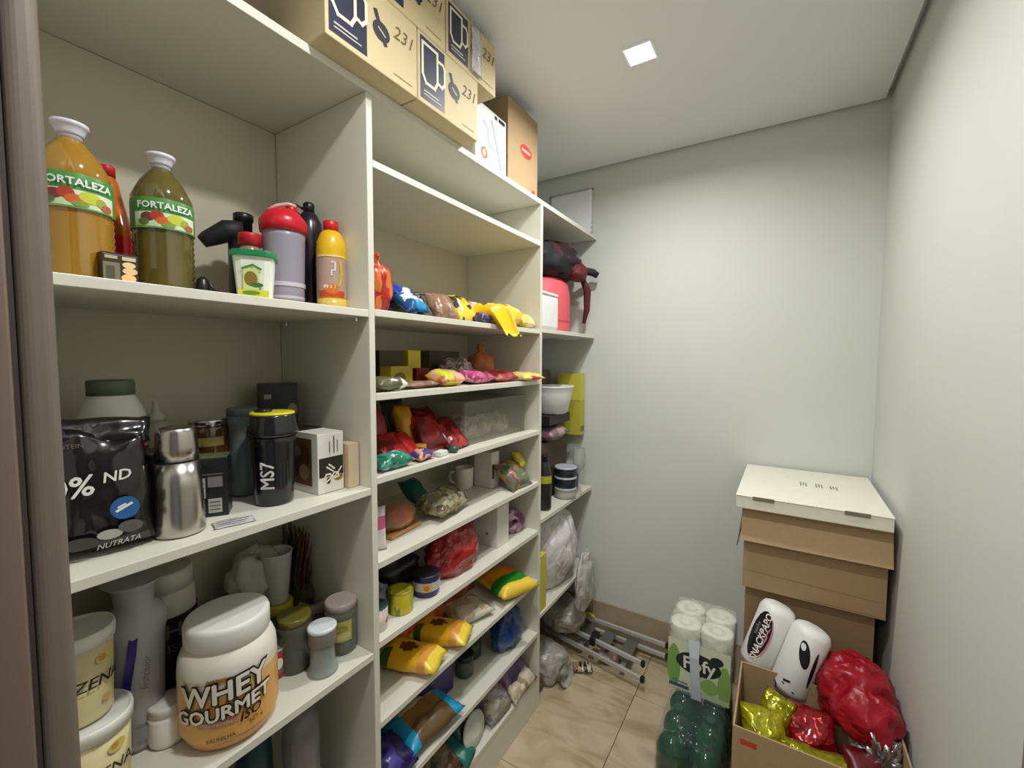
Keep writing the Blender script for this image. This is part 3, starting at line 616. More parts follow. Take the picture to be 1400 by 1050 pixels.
# the big orange jar
x, y, R = -.968, .432, .0885
T = thing('whey_jar', 'large orange and white whey gourmet jar with white screw lid, front of third shelf', 'jar', (x, y, z), face_cam(x, y, -.07))
MB().lathe([(R * .78, 0), (R * .88, .006), (R * .95, .022), (R, .045), (R, .150), (R * .985, .168), (R * .93, .182), (R * .85, .192), (R * .80, .197), (R * .80, .205)], 48, mis=[0] * 3 + [1] + [2] * 5).put('body', [mat((222, 166, 92), .35), mat((224, 170, 96), .35), mat((228, 222, 208), .35)], T, True)
MB().lathe([(R * 1.004, .03), (R * 1.006, .05), (R * 1.006, .11), (R * 1.006, .135), (R * 1.004, .15)], 48, cap=False, mis=[0, 0, 1, 2]).put('wrap_label', [mat((224, 168, 88), .35, var=.1, scale=15), mat((226, 180, 110), .35, var=.1, scale=15), mat((228, 214, 186), .35)], T, True)
WL = C.objects[-1]
b = MB().lathe([(R * .84, .198), (R * .87, .202), (R * .87, .233), (R * .84, .240), (R * .78, .242)], 72); b.put('lid', mat((222, 222, 214), .38), T, True)
F = wrapF(R * 1.01); w1 = mat((232, 226, 210), .4); ol = mat((34, 24, 18), .4)
text(WL, 'WHEY', .056, F, -.006, .127, ol, .075, .10, off=.0035, name='lettering_outline', sx=.93, shear=.1); text(WL, 'WHEY', .056, F, -.006, .127, w1, .025, .10, off=.0048, sx=.93, shear=.1)
text(WL, 'GOURMET', .037, F, -.008, .0875, ol, .085, .10, off=.0035, name='lettering_outline', sx=.96, shear=.1); text(WL, 'GOURMET', .037, F, -.008, .0875, w1, .03, .10, off=.0048, sx=.96, shear=.1)
text(WL, 'ISO', .026, F, .038, .066, ol, .02, .12, off=.0025, shear=.3)
prints(WL, F, [('r', -.052, .060, .018, .071, mat((196, 140, 116), .4)), ('e', -.012, .152, .020, .004, mat((206, 160, 80), .4)), ('r', -.050, .1455, .030, .1465, mat((180, 150, 110), .4))], 'label_print', off=.0012)
text(WL, 'Athletica', .012, F, -.012, .153, mat((170, 120, 40), .4), .02, .04, off=.002); text(WL, 'NUTRITION', .008, F, -.014, .0655, mat((226, 200, 180), .4), 0, 0, off=.0025, name='small_print'); text(WL, 'BAUNILHA', .010, F, -.012, .036, mat((70, 80, 40), .4), .01, .06, off=.0025, name='small_print'); text(WL, '907 g', .012, F, .048, .048, mat((110, 80, 50), .4), .01, .15, off=.0025, name='small_print')
text(WL, 'sabor natural', .006, F, -.010, .026, mat((150, 110, 60), .4), 0, .06, off=.0025, name='small_print')
# back clutter
lumpy('dark_package', .04, .07, .085, mat_print([(28, 26, 36), (18, 18, 20), (24, 24, 60), (90, 40, 30)], 14, seed=2), 2, .25, loc=(-1.19, .52, z)); tag(C.objects[-1], 'dark navy and black packet slumped behind the orange whey jar', 'packet')
lumpy('white_bag', .04, .07, .075, film((206, 206, 190), .7, .2), 12, .35, loc=(-1.19, .605, z + .12)); tag(C.objects[-1], 'crumpled pale plastic bag on the packets behind the orange jar', 'bag')
lumpy('red_packet', .03, .03, .09, mat((110, 30, 26), .35), 7, .3, loc=(-1.235, .44, z), flat=.9); tag(C.objects[-1], 'dull red packet in the dark between the two whey jars', 'packet')
T = thing('plastic_cup', 'white translucent plastic cup standing high behind the whey jar', 'cup', (-1.155, .640, z + .105), 0)
MB().lathe([(.026, 0), (.028, .004), (.040, .135), (.042, .138), (.040, .140), (.037, .134), (.026, .010)], 30, cap=False).put('cup_wall', film((226, 226, 216), .7, .25), T, True); MB().lathe([(.026, .002), (.026, .006)], 30).put('base', film((226, 226, 216), .7, .25), T)
T = jar('storage_jar', 'dark jar with yellow lid under the plastic cup', 'jar', -1.155, .640, z, .037, .104, mat((90, 86, 66), .2), mat((190, 176, 40), .4), .025, neck=1.0)
T = thing('dried_herbs', 'bundle of dried brown herbs in the back corner of the third shelf', 'herbs', (-1.185, .715, z + .002), 0)
rnd = random.Random(4)
b = MB()
for k in range(70):
    a = rnd.uniform(0, 2 * PI); q = rnd.uniform(.02, .075); hh = rnd.uniform(.16, .30)
    b.tube([(math.cos(a) * .012, math.sin(a) * .012, 0), (math.cos(a) * q * .5, math.sin(a) * q * .4, hh * .5), (max(-.07, min(.08, math.cos(a) * q)), math.sin(a) * q * .3, hh)], [.002, .004, .0015], 4, k % 3)
b.put('stems', [mat((98, 76, 40), .8), mat((70, 62, 34), .8), mat((84, 50, 30), .8)], T); C.objects[-1]['kind'] = 'stuff'
lumpy('herb_leaves', .06, .03, .075, mat_print([(60, 50, 26), (84, 66, 34), (50, 56, 28), (96, 70, 44)], 30, rough=.7, coat=0), 5, .4, parent=T, loc=(0, 0, .0))
T = jar('glass_jar', 'empty glass jar with olive lid behind the spice grinder', 'jar', -1.01, .600, z, .040, .135, film((120, 122, 112), .5, .1), mat((112, 106, 40), .35), .018, neck=.93)
T = thing('masking_tape_roll', 'pale ring-shaped roll lying behind the two glass jars', 'roll', (-1.115, .722, z + .055), 0)
MB().lathe([(.022, 0), (.040, 0), (.041, .012), (.040, .024), (.022, .024), (.022, 0)], 30, cap=False).put('ring', mat((160, 140, 126), .5), T, True)
MB().lathe([(.041, -.055), (.041, -.001)], 24).put('tin', mat((70, 60, 48), .4, .3), T, True)
T = jar('glass_jar', 'glass jar with frosted lid and yellow label beside the divider', 'jar', -.970, .706, z, .040, .135, film((140, 138, 126), .5, .08), film((190, 176, 170), .75, .2), .022, neck=.95)
prints(T, wrapF(.0412), [('r', -.026, .04, .026, .094, mat((176, 170, 84), .45)), ('e', -.002, .072, .018, .012, mat((150, 136, 60), .45)), ('e', .006, .055, .018, .010, mat((196, 186, 130), .45))], 'yellow_label')
T = thing('spice_grinder', 'small spice grinder with pale round cap and dark contents, shelf front', 'grinder', (-.938, .628, z), face_cam(-.938, .628))
MB().lathe([(.033, 0), (.036, .003), (.034, .012), (.029, .020), (.028, .07), (.030, .078)], 32).put('glass', film((190, 200, 190), .45, .06), T, True)
MB().lathe([(.026, .018), (.0262, .070)], 28).put('peppercorns', mat((24, 20, 18), .4, bump=.6, scale=200), T, True)
MB().lathe([(.031, .072), (.032, .076), (.033, .104), (.032, .107)], 32).put('grinder_head', mat((120, 116, 108), .3), T, True)
MB().lathe([(.033, .107), (.034, .109), (.034, .114), (.030, .1165)], 32).put('cap', mat((206, 214, 216), .35), T, True)
T = jar('small_tin', 'small red and white tin tucked behind the orange whey jar', 'tin', -1.02, .556, z, .024, .074, mat((176, 50, 60), .35), mat((180, 176, 168), .3, .6), .008, neck=.98)
prints(T, wrapF(.0245), [('e', .008, .04, .01, .014, WPRINT), ('e', .012, .02, .010, .006, mat((120, 110, 110), .4))], 'label_print')
# fourth shelf, only tops seen
z = Z['l4'] + e
T = jar('detergent_bottle', 'dark teal and navy bottle on the lowest visible shelf of the near unit', 'bottle', -1.05, .515, z, .040, .34, mat((20, 60, 66), .3), mat((16, 18, 22), .4), .04, neck=.8)
T = thing('round_jar', 'clear round jar with purple, white and gold contents below the third shelf', 'jar', (-1.0, .605, z), face_cam(-1., .6))
MB().lathe([(.036, 0), (.042, .02), (.044, .26), (.040, .30), (.028, .325), (.01, .33)], 30).put('body', film((170, 166, 170), .5, .1), T, True)
MB().lathe([(.034, .01), (.036, .25)], 24, mis=[0]).put('contents', mat_print([(40, 24, 80), (206, 200, 196), (30, 24, 60), (190, 180, 170)], 22, seed=3), T, True)
MB().lathe([(.022, .27), (.024, .305)], 24).put('gold_cap', mat((150, 134, 90), .4), T, True)
for k, (xx, yy, c, lb) in enumerate(((-.99, .25, (200, 200, 190), 'white bottle far left on the fourth shelf'), (-1.0, .36, (60, 80, 130), 'blue bottle on the fourth shelf under the orange whey jar'))):
    T = jar('cleaning_bottle', lb, 'bottle', xx, yy, z, .04, .28, mat(c, .35), PWHITE, .03, neck=.45, shoulder=.7, lidname='cap')

# ================================================================ bags helper for the middle unit
def bag(name, label, x, y, z, w_, h, t, mts, rz=0, tilt=0., seed=1, matf=None, amp=.005, cat='bag', group=None, seal=.12, freq=25., roll=0.):
    """film bag; local x = width, y = length; tilt raises it from lying flat to standing"""
    o = pillow(name, w_, h, t, mts, seed, amp=amp, seal=seal, matf=matf, freq=freq)
    M = Matrix.Rotation(rz, 4, 'Z') @ Matrix.Rotation(tilt, 4, 'X') @ Matrix.Rotation(roll, 4, 'Y')
    for v in o.data.vertices: v.co = M @ v.co
    zm = min(v.co.z for v in o.data.vertices)
    o.location = (x, y, z + e - zm); return tag(o, label, cat, group)
H = PI / 2
# ---- m2 : first filled shelf
z = Z['m2']
lumpy('snack_bag', .036, .04, .082, mat_print([(176, 30, 22), (196, 60, 24), (160, 24, 20), (206, 110, 40)], 20, seed=1, stretch=(2, 2, .5)), 3, .22, knot=.35, loc=(-.962, .835, z + e), flat=.9); tag(C.objects[-1], 'glossy red bag gathered at the top, leftmost on the upper snack shelf', 'bag')
bag('snack_bag', 'bright blue bag with white print lying on top behind the teal one', -1.04, .96, z + .05, .085, .12, .05, mat_print([(36, 70, 170), (30, 56, 150), (220, 222, 230), (40, 90, 190)], 16, seed=4), H, .25, 5, amp=.008)
lumpy('snack_bag', .055, .06, .05, mat_print([(40, 48, 34), (60, 66, 44), (90, 90, 84), (34, 36, 40)], 24, seed=2), 8, .3, loc=(-1.04, 1.02, z + e)); tag(C.objects[-1], 'dark green crumpled bag between the blue bags and the brown packet', 'bag')
bag('snack_bag', 'teal and white crinkled bag at the front edge beside the red bag', -.935, .925, z, .075, .10, .045, mat_print([(20, 110, 170), (16, 90, 150), (228, 234, 236), (30, 140, 190)], 20, seed=7), H, .5, 9, amp=.008)
bag('snack_bag', 'small dark blue packet wedged behind the red bag', -1.02, .872, z, .06, .11, .04, mat((34, 40, 92), .3), H, .9, 12)
bag('pasta_packet', 'transparent brown packet standing next to the yellow bags', -.97, 1.088, z, .11, .10, .05, mat_print([(140, 106, 80), (120, 86, 62), (166, 134, 110), (150, 110, 80)], 22, seed=5, rough=.2), H, 1.0, 14)
bag('pasta_packet', 'thin dark strip-like packet resting on the brown packet', -1.06, 1.06, z + .085, .12, .03, .008, mat((40, 32, 20), .4), H - .3, .2, 15)
bag('pasta_packet', 'yellow pasta bag with black lettering in the middle of the shelf', -.985, 1.205, z, .12, .12, .055, mat_print([(226, 192, 40), (214, 176, 30), (230, 200, 60), (40, 36, 24)], 26, seed=9, stretch=(1, 1, 1)), H + .1, .9, 16)
bag('snack_bag', 'pink and cream packet peeking out between two yellow bags', -1.0, 1.30, z, .08, .10, .045, mat_print([(206, 160, 150), (196, 120, 90), (220, 190, 180), (170, 90, 70)], 26, seed=3), H, 1.1, 17)
def droop(v):
    # lies over the shelf and hangs down past its front edge
    X, Y, Zz = v.y + .0, v.x, v.z
    if X > .045: s = min(1., (X - .045) / .03); Zz, X = Zz * (1 - s) - (X - .045) * .8 + .03 * (1 - s) + .005, .045 + (X - .045) * .45 + .02 * s
    else: Zz = Zz + .035 + max(0, -X) * .15
    tp = 1 - 4.5 * max(0, X - .05)
    return (X + .008 * math.sin(Y * 60) * (X > .03), Y * max(.45, tp) + .25 * max(0, X), Zz + .006 * math.sin(Y * 90 + X * 50))
o = pillow('pasta_packet', .17, .20, .06, [mat((234, 186, 22), .3), mat((236, 206, 90), .3), mat((222, 150, 30), .3)], 18, amp=.010, matf=lambda u, v: 1 if (abs(v) > .86) else (2 if abs(u - .3) < .12 else 0), warp=droop, nx=20, ny=20)
o.location = (-.93, 1.345, z + .002); tag(o, 'yellow pasta bag drooping down over the shelf edge', 'bag')
bag('pasta_packet', 'large golden yellow pasta bag lying across the shelf end', -.985, 1.49, z, .19, .17, .085, mat_print([(236, 186, 24), (228, 170, 20), (238, 200, 60), (240, 214, 110)], 14, seed=11, stretch=(.6, 1, 1)), H + .2, .22, 19, amp=.010)
bag('pasta_packet', 'pale yellow see-through packet against the right divider', -.95, 1.585, z, .11, .10, .055, mat_print([(226, 200, 110), (214, 190, 90), (232, 216, 150)], 16, seed=12), H, .35, 20)
bag('snack_bag', 'small purple packet under the drooping yellow bag', -.915, 1.262, z, .065, .06, .035, mat_print([(76, 60, 110), (60, 50, 90), (110, 90, 130)], 26, seed=13), H, .2, 21)
# ---- m3
z = Z['m3']
def bx(name, label, x, y, z, w_, d, h, mt, rz=H, top=None, cat='box', group=None): return carton(name, label, x, y, z + e, w_, d, h, mt, rz=rz, top=top, cat=cat, group=group)
T = bx('tea_box', 'dark brown box at the back left of the second snack shelf', -1.10, .985, z, .10, .06, .115, mat((56, 46, 22), .5))
T = bx('tea_box', 'yellow-green box in front of the dark brown box', -1.02, .958, z, .09, .05, .066, mat((168, 152, 34), .5)); prints(T, planeF((0, -.025, 0)), [('e', -.01, .03, .024, .018, mat((96, 92, 30), .5)), ('r', .01, .01, .04, .02, mat((60, 60, 30), .5))], 'print')
T = bx('tea_box', 'bright yellow box standing tall between dark box and red box', -1.10, 1.088, z, .06, .06, .118, mat((214, 196, 30), .5))
T = bx('tea_box', 'dark red box in front of the bright yellow one', -1.035, 1.062, z, .06, .06, .058, mat((122, 24, 18), .5))
T = bx('tea_box', 'green and cream box against the left divider of the second snack shelf', -1.10, .87, z, .06, .06, .11, mat((110, 116, 60), .5)); prints(T, planeF((0, -.03, 0)), [('e', -.004, .06, .014, .02, mat((40, 60, 34), .5))], 'print')
bag('snack_bag', 'olive and white shiny packet at the left front corner', -.93, .835, z, .11, .07, .035, [mat((92, 92, 62), .3), mat((226, 226, 214), .25)], H + .1, .05, 22, matf=lambda u, v: 1 if u > .45 else 0, amp=.008)
bag('snack_bag', 'flat brown-pink packet lying near the shelf front', -.945, .975, z, .16, .07, .018, mat_print([(130, 100, 84), (150, 116, 100), (70, 62, 50), (160, 130, 110)], 26, seed=15), H, 0, 23)
bag('snack_bag', 'orange and yellow sweets packet at the centre of the shelf front', -.945, 1.10, z, .13, .09, .05, mat_print([(226, 196, 40), (214, 120, 70), (226, 170, 140), (200, 200, 50)], 24, seed=16), H + .1, .2, 24)
bag('snack_bag', 'pink glossy packet right of the orange sweets', -.945, 1.26, z, .15, .10, .045, mat_print([(176, 60, 110), (196, 90, 130), (160, 44, 84), (224, 160, 190)], 20, seed=17), H, .1, 25)
bag('snack_bag', 'dark red packet near the right end of the second snack shelf', -.95, 1.42, z, .17, .10, .04, mat_print([(170, 40, 50), (190, 70, 60), (206, 150, 120), (150, 30, 44)], 18, seed=18), H, .12, 26)
o = bag('snack_bag', 'pale yellow and red packet poking out past the right divider edge', -.905, 1.565, z, .14, .11, .03, mat_print([(226, 206, 90), (214, 190, 120), (190, 60, 50), (222, 204, 110)], 18, seed=19), H - .2, .1, 27)
lumpy('fruit_net', .055, .06, .075, mat((196, 112, 66), .5, bump=.4), 20, .12, knot=.5, loc=(-1.09, 1.50, z + e)); tag(C.objects[-1], 'bag of orange lentils tied at the top, back of the second snack shelf', 'bag')
lumpy('mesh_bag', .06, .07, .052, mat_print([(130, 120, 116), (160, 152, 148), (110, 96, 96), (190, 184, 180)], 40, seed=20), 21, .3, loc=(-1.06, 1.29, z + e)); tag(C.objects[-1], 'greyish white crumpled bag behind the sweets', 'bag')
bx('flat_box', 'dark flat box at the back behind the crumpled grey bag', -1.19, 1.34, z, .18, .08, .12, mat((84, 78, 66), .6))
# ---- m4
z = Z['m4']
redp_ = lambda s: mat_print([(150, 18, 22), (120, 12, 18), (176, 30, 30), (96, 10, 14)], 22, seed=s)
bag('coffee_packet', 'dark pink-red packet standing at the left divider, third snack shelf', -1.08, .88, z, .12, .17, .06, mat((140, 34, 44), .35), H, 1.2, 31)
bag('coffee_packet', 'yellow packet standing upright among the red ones', -1.07, 1.02, z, .07, .165, .05, mat((206, 152, 22), .35), H, 1.25, 32)
bag('coffee_packet', 'red packet slumped in front of the yellow one', -1.0, .885, z, .11, .12, .05, redp_(2), H, .7, 33, amp=.007)
bag('coffee_packet', 'bright red glossy packet leaning forward at the left', -.985, .945, z, .06, .11, .04, mat((186, 26, 28), .25), H + .25, .8, 34)
T = bx('match_box', 'small orange box at the foot of the red packets', -.955, .985, z, .04, .03, .04, mat((206, 140, 30), .5))
for k, (yy, xx, tl, lb) in enumerate(((1.07, -1.02, .9, 'dark red glossy bag left in the pile of red bags'), (1.15, -1.0, .6, 'dark red glossy bag right in the pile, lying lowest'), (1.13, -1.08, 1.1, 'dark red bag standing tall at the back of the red pile'))):
    bag('coffee_packet', lb, xx, yy, z, .12, .15, .055, redp_(3 + k), H + .1 * k, tl, 35 + k, amp=.008, group='dark red bags')
bag('snack_bag', 'grey-green packet on top behind the red pile', -1.14, 1.05, z, .1, .17, .03, mat((70, 74, 60), .35), H, 1.3, 39)
bag('candy_packet', 'green and silver crinkled sweets packet at the left front', -.93, .845, z, .13, .075, .04, mat_print([(20, 120, 90), (180, 200, 196), (60, 140, 120), (24, 90, 70)], 30, seed=21), H, .1, 40, amp=.009)
bag('candy_packet', 'purple and orange candy packet beside the green one', -.925, .965, z, .075, .05, .035, mat_print([(60, 40, 110), (200, 150, 110), (80, 60, 130), (150, 120, 130)], 30, seed=22), H + .1, .25, 41, amp=.007)
tag(MB().box(-.022, .022, -.014, .014, 0, .016).put('sugar_packet', mat((216, 220, 214), .5), loc=(-.912, 1.04, z + e), rot=(0, 0, H + .2), bev=.003), 'small white paper packet lying at the shelf front', 'packet')
tag(MB().lathe([(.008, 0), (.015, .005), (.017, .012), (.015, .019), (.008, .023)], 20).put('bottle_cap', mat((50, 84, 66), .35), smooth=True, loc=(-.908, 1.10, z + e)), 'tiny dark green round lid lying near the shelf edge', 'lid')
T = thing('clear_box', 'clear plastic storage box of snacks on the third snack shelf', 'container', (-1.02, 1.40, z + e), H)
cw, cdp, ch = .42, .17, .15; b = MB()
cm = film((214, 212, 200), .14, .08)
b.box(-cw / 2, cw / 2, -cdp / 2, -cdp / 2 + .003, 0, ch).box(-cw / 2, cw / 2, cdp / 2 - .003, cdp / 2, 0, ch).box(-cw / 2, -cw / 2 + .003, -cdp / 2 + .003, cdp / 2 - .003, 0, ch).box(cw / 2 - .003, cw / 2, -cdp / 2 + .003, cdp / 2 - .003, 0, ch).box(-cw / 2 + .003, cw / 2 - .003, -cdp / 2 + .003, cdp / 2 - .003, 0, .003)
b.put('tray_walls', cm, T); b = MB(); b.box(-cw / 2 - .004, cw / 2 + .004, -cdp / 2 - .004, cdp / 2 + .004, ch, ch + .006).put('lid', film((220, 218, 206), .25, .08), T, bev=.002)
for k, xx in enumerate((-.13, -.02, .1)):
    lumpy('snack_bag', .05, .06, .05, mat_print([(160, 130, 110), (190, 170, 150), (120, 90, 80), (176, 150, 120)], 30, seed=23 + k), 44 + k, .3, loc=(-1.02, 1.40 + xx, z + e + .0045)); tag(C.objects[-1], 'beige snack bag inside the clear storage box, %s' % ('nearest its left end', 'in the middle', 'at its right end')[k], 'bag', 'bags in the clear box')
# ---- m5
z = Z['m5']
T = thing('pastry_tray', 'film-wrapped tray of orange-red pastries on the fourth snack shelf', 'tray', (-1.01, .935, z + e), H + .1)
b = MB(); b.box(-.07, .07, -.05, .05, 0, .012); b.put('tray', mat((176, 130, 76), .5), T, bev=.004)
lumpy('filling', .07, .05, .035, mat_print([(196, 60, 24), (170, 100, 30), (206, 90, 30), (150, 110, 50)], 22, seed=26), 47, .15, parent=T, loc=(0, 0, .013)); lumpy('wrap', .073, .053, .045, film((220, 200, 170), .18, .08), 48, .15, parent=T, loc=(0, 0, .0128))
T = thing('white_pouch', 'slim white pouch with pink print leaning at the left divider', 'pouch', (-.94, .806, z + e), face_cam(-.94, .8))
pillow('pouch_body', .045, .125, .02, [mat((216, 206, 206), .4), mat((190, 90, 120), .4)], 49, parent=T, stand=True, amp=.004, matf=lambda u, v: 1 if abs(v - .3) < .25 and u > -.3 else 0)
bag('snack_bag', 'dark teal packet at the back behind the wrapped tray', -1.15, 1.15, z, .09, .12, .05, mat((20, 84, 84), .35), H, .7, 50)
bag('clear_food_bag', 'clear bag of yellow-green pasta shells in the middle of the shelf', -.985, 1.13, z, .19, .12, .075, mat_print([(120, 112, 84), (150, 140, 110), (96, 84, 60), (160, 160, 140), (140, 130, 60)], 40, seed=27, rough=.15), H + .15, .1, 51, amp=.010)
T = thing('white_mug', 'white mug standing alone towards the back of the fourth snack shelf', 'mug', (-1.10, 1.40, z + e), 0)
MB().lathe([(.03, 0), (.036, .01), (.038, .085), (.036, .088), (.034, .084), (.032, .012), (.0, .010)], 30, cap=False).put('cup_wall', mat((214, 208, 196), .3), T, True)
MB().tube([(-.030, -.020, .07), (-.046, -.034, .065), (-.050, -.036, .045), (-.044, -.03, .025), (-.030, -.02, .02)], .005, 8).put('handle', mat((214, 208, 196), .3), T, True)
T = bx('carton_box', 'upright white carton with brown corner print beside the colourful bag', -1.04, 1.475, z, .055, .09, .15, mat((214, 208, 196), .5)); prints(T, planeF((0, -.045, 0)), [('r', -.026, .04, -.01, .10, mat((110, 70, 60), .5))], 'print')
bag('snack_bag', 'colourful green, yellow and brown snack bag at the right end', -.965, 1.53, z, .16, .14, .06, mat_print([(90, 110, 70), (150, 130, 40), (110, 90, 80), (190, 120, 110), (60, 96, 50)], 22, seed=28), H, .75, 52, amp=.009)
bag('snack_bag', 'small bright yellow packet propped on the colourful bag', -.97, 1.60, z + .06, .05, .08, .03, mat((214, 190, 40), .35), H, 1.0, 53)
# ---- m6
z = Z['m6']
T = bx('carton_box', 'white carton standing on the fifth snack shelf left of the pink roll', -.99, 1.435, z, .085, .12, .165, mat((216, 214, 206), .5))
prints(T, planeF((-.0425, 0, 0), (0, -1, 0), (0, 0, 1)), [('e', .01, .05, .006, .006, mat((120, 90, 80), .5))], 'print')
T = thing('toilet_roll', 'purple-pink wrapped roll standing near the right divider', 'roll', (-.985, 1.575, z + .053), face_cam(-.985, 1.575, .5))
b = MB().lathe([(.014, -.045), (.046, -.045), (.050, -.038), (.050, .038), (.046, .045), (.014, .045), (.014, -.045)], 30, cap=False)
b.put('roll', mat_print([(130, 84, 110), (150, 110, 130), (110, 60, 90), (190, 160, 176)], 24, seed=29), T, True, rot=(H, 0, 0))
lumpy('candy_bag', .065, .115, .088, creased((158, 26, 28), .22, 24, .9), 54, .2, loc=(-.975, 1.175, z + e), n=40, k=28); tag(C.objects[-1], 'large glossy red plastic bag filling the fifth snack shelf', 'bag')
lumpy('dark_bag', .10, .11, .075, mat((22, 22, 20), .4), 55, .3, loc=(-1.12, .98, z + e)); tag(C.objects[-1], 'black bag in the dark at the back of the fifth snack shelf', 'bag')
T = thing('food_tin', 'yellow-green tin with pull-off top on the fifth snack shelf', 'tin', (-.945, .893, z + e), face_cam(-.945, .893))
MB().lathe([(.037, 0), (.038, .003), (.038, .060), (.037, .062)], 36).put('body', mat_print([(196, 180, 30), (190, 176, 40), (150, 150, 40), (110, 130, 40)], 30, seed=31, stretch=(1, 1, .3)), T, True); MB().lathe([(.038, .060), (.0385, .063), (.036, .0635), (.034, .061), (.0, .0608)], 36, cap=False).put('lid', mat((150, 140, 80), .3, .6), T, True)
T = thing('food_tin', 'navy blue tub with yellow picture label beside the yellow tin', 'tub', (-.945, 1.005, z + e), face_cam(-.945, 1.005))
MB().lathe([(.036, 0), (.042, .012), (.043, .05), (.042, .058), (.041, .060)], 36).put('body', mat((36, 40, 100), .35), T, True); MB().lathe([(.0437, .022), (.0437, .05)], 36, cap=False).put('label', mat((190, 186, 180), .4), T, True)
MB().lathe([(.041, .059), (.044, .061), (.044, .068), (.04, .07)], 36).put('lid', mat((30, 36, 40), .3), T, True)
prints(T, wrapF(.0442), [('r', -.014, .022, .016, .05, mat((196, 176, 80), .4)), ('e', .0, .035, .009, .009, mat((190, 110, 40), .4))], 'label_print')
T = thing('food_tin', 'small tin with red and white label at the left divider', 'tin', (-.935, .795, z + e), face_cam(-.935, .795))
MB().lathe([(.029, 0), (.030, .003), (.030, .062)], 30).put('body', mat_print([(200, 186, 176), (170, 60, 60), (206, 200, 190), (120, 110, 80)], 40, seed=32), T, True); MB().lathe([(.030, .062), (.031, .066), (.029, .0665)], 30).put('lid', mat((50, 66, 60), .35), T, True)
lumpy('clear_bag', .04, .045, .04, film((180, 180, 186), .5, .12), 56, .35, loc=(-1.01, .85, z + e)); tag(C.objects[-1], 'small crinkled clear bag behind the red and white tin', 'bag')
# ---- m7
z = Z['m7']
yb = lambda u, v: 1 if v > .60 else (2 if v < -.72 else (3 if abs(u) < .35 and abs(v + .1) < .25 else 0))
bag('pasta_packet', 'orange and yellow pasta bag with green band near the right divider', -.96, 1.50, z, .23, .19, .07, [mat((226, 150, 26), .3), mat((28, 130, 40), .3), mat((232, 196, 60), .3), mat((216, 120, 20), .3)], -.35, .0, 61, matf=lambda u, v: 1 if (.18 < u < .62) else (2 if u >= .62 or v < -.8 else (3 if v > .3 else 0)), amp=.007, group=None)
def pastabag(x, y, rz, seed, lab):
    return bag('pasta_packet', lab, x, y, z, .115, .22, .062, [mat((232, 178, 26), .3), mat((236, 206, 60), .3), mat((104, 60, 24), .3), mat((216, 150, 60), .3), mat((60, 90, 30), .3)], rz, 0, seed, amp=.006,
               matf=lambda u, v: 1 if abs(v) > .74 else (2 if (u * u * 1.6 + (v + .05) ** 2 * 3) < .22 else (4 if v < -.45 and u > .2 else (3 if v > .45 else 0))))
pastabag(-.975, .955, -1.25, 62, 'yellow coffee bag at the left of the sixth snack shelf, nearest the doorway')
pastabag(-.975, 1.10, -1.2, 63, 'yellow coffee bag with round brown print, second from the left')
bag('pasta_packet', 'orange packet standing behind the yellow coffee bags', -1.10, 1.10, z, .26, .14, .05, mat_print([(206, 110, 26), (176, 76, 24), (190, 96, 30)], 16, seed=34), H, 1.2, 64)
bag('clear_food_bag', 'clear flat bag with pale contents between the yellow bags', -.985, 1.27, z, .15, .16, .045, mat_print([(196, 184, 160), (176, 160, 136), (206, 196, 176)], 16, seed=35, rough=.12), -.3, 0, 65)
bag('pasta_packet', 'orange-brown packet at the back between clear bag and green-banded bag', -1.13, 1.33, z, .24, .14, .05, mat_print([(190, 96, 30), (166, 76, 30), (200, 120, 40)], 16, seed=36), H, 1.2, 66)
# ---- m8
z = Z['m8']
lumpy('detergent_bag', .05, .085, .085, mat_print([(22, 60, 120), (16, 46, 100), (30, 76, 140), (40, 60, 90)], 24, seed=37), 67, .25, loc=(-.955, 1.50, z + e), flat=.85); tag(C.objects[-1], 'deep blue crinkled bag near the right divider, seventh snack shelf', 'bag')
T = jar('glass_jar', 'dark green glass jar lying behind, left of the deep blue bag', 'jar', -1.04, 1.37, z + e, .04, .10, film((60, 80, 64), .7, .1), mat((30, 40, 34), .4), .02, neck=.9)
T = jar('glass_jar', 'black-lidded clear jar beside the green glass jar', 'jar', -1.0, 1.27, z + e, .036, .085, film((110, 120, 100), .55, .1), mat((18, 22, 20), .4), .02, neck=.95)
bx('purple_box', 'dark purple box at the back left of the seventh snack shelf', -1.04, 1.11, z, .16, .10, .10, mat((52, 28, 96), .4))
o = bag('biscuit_packet', 'long biscuit packet with bright cyan ends at the shelf front', -.965, 1.0, z, .24, .17, .07, [mat((30, 150, 196), .3), mat((150, 110, 50), .35), mat((206, 190, 150), .35), mat((100, 76, 40), .35)], .35, 0, 68, matf=lambda u, v: 0 if abs(u) > .62 else (1 if abs(v) < .3 else (2 if v > 0 else 3)), amp=.007)
M_ = Matrix.Rotation(1.15, 4, 'Z')
for v in o.data.vertices: v.co = M_ @ v.co
bag('snack_bag', 'dark purple bag at the left end of the seventh snack shelf', -.95, .83, z, .13, .12, .07, mat_print([(44, 30, 110), (36, 24, 90), (70, 60, 140), (30, 20, 70)], 20, seed=38), H, .4, 69, amp=.008)
bag('snack_bag', 'brown and teal packet behind the purple bag', -1.12, .86, z, .12, .14, .06, mat_print([(110, 90, 60), (60, 90, 90), (130, 110, 84)], 20, seed=39), H, .6, 70)
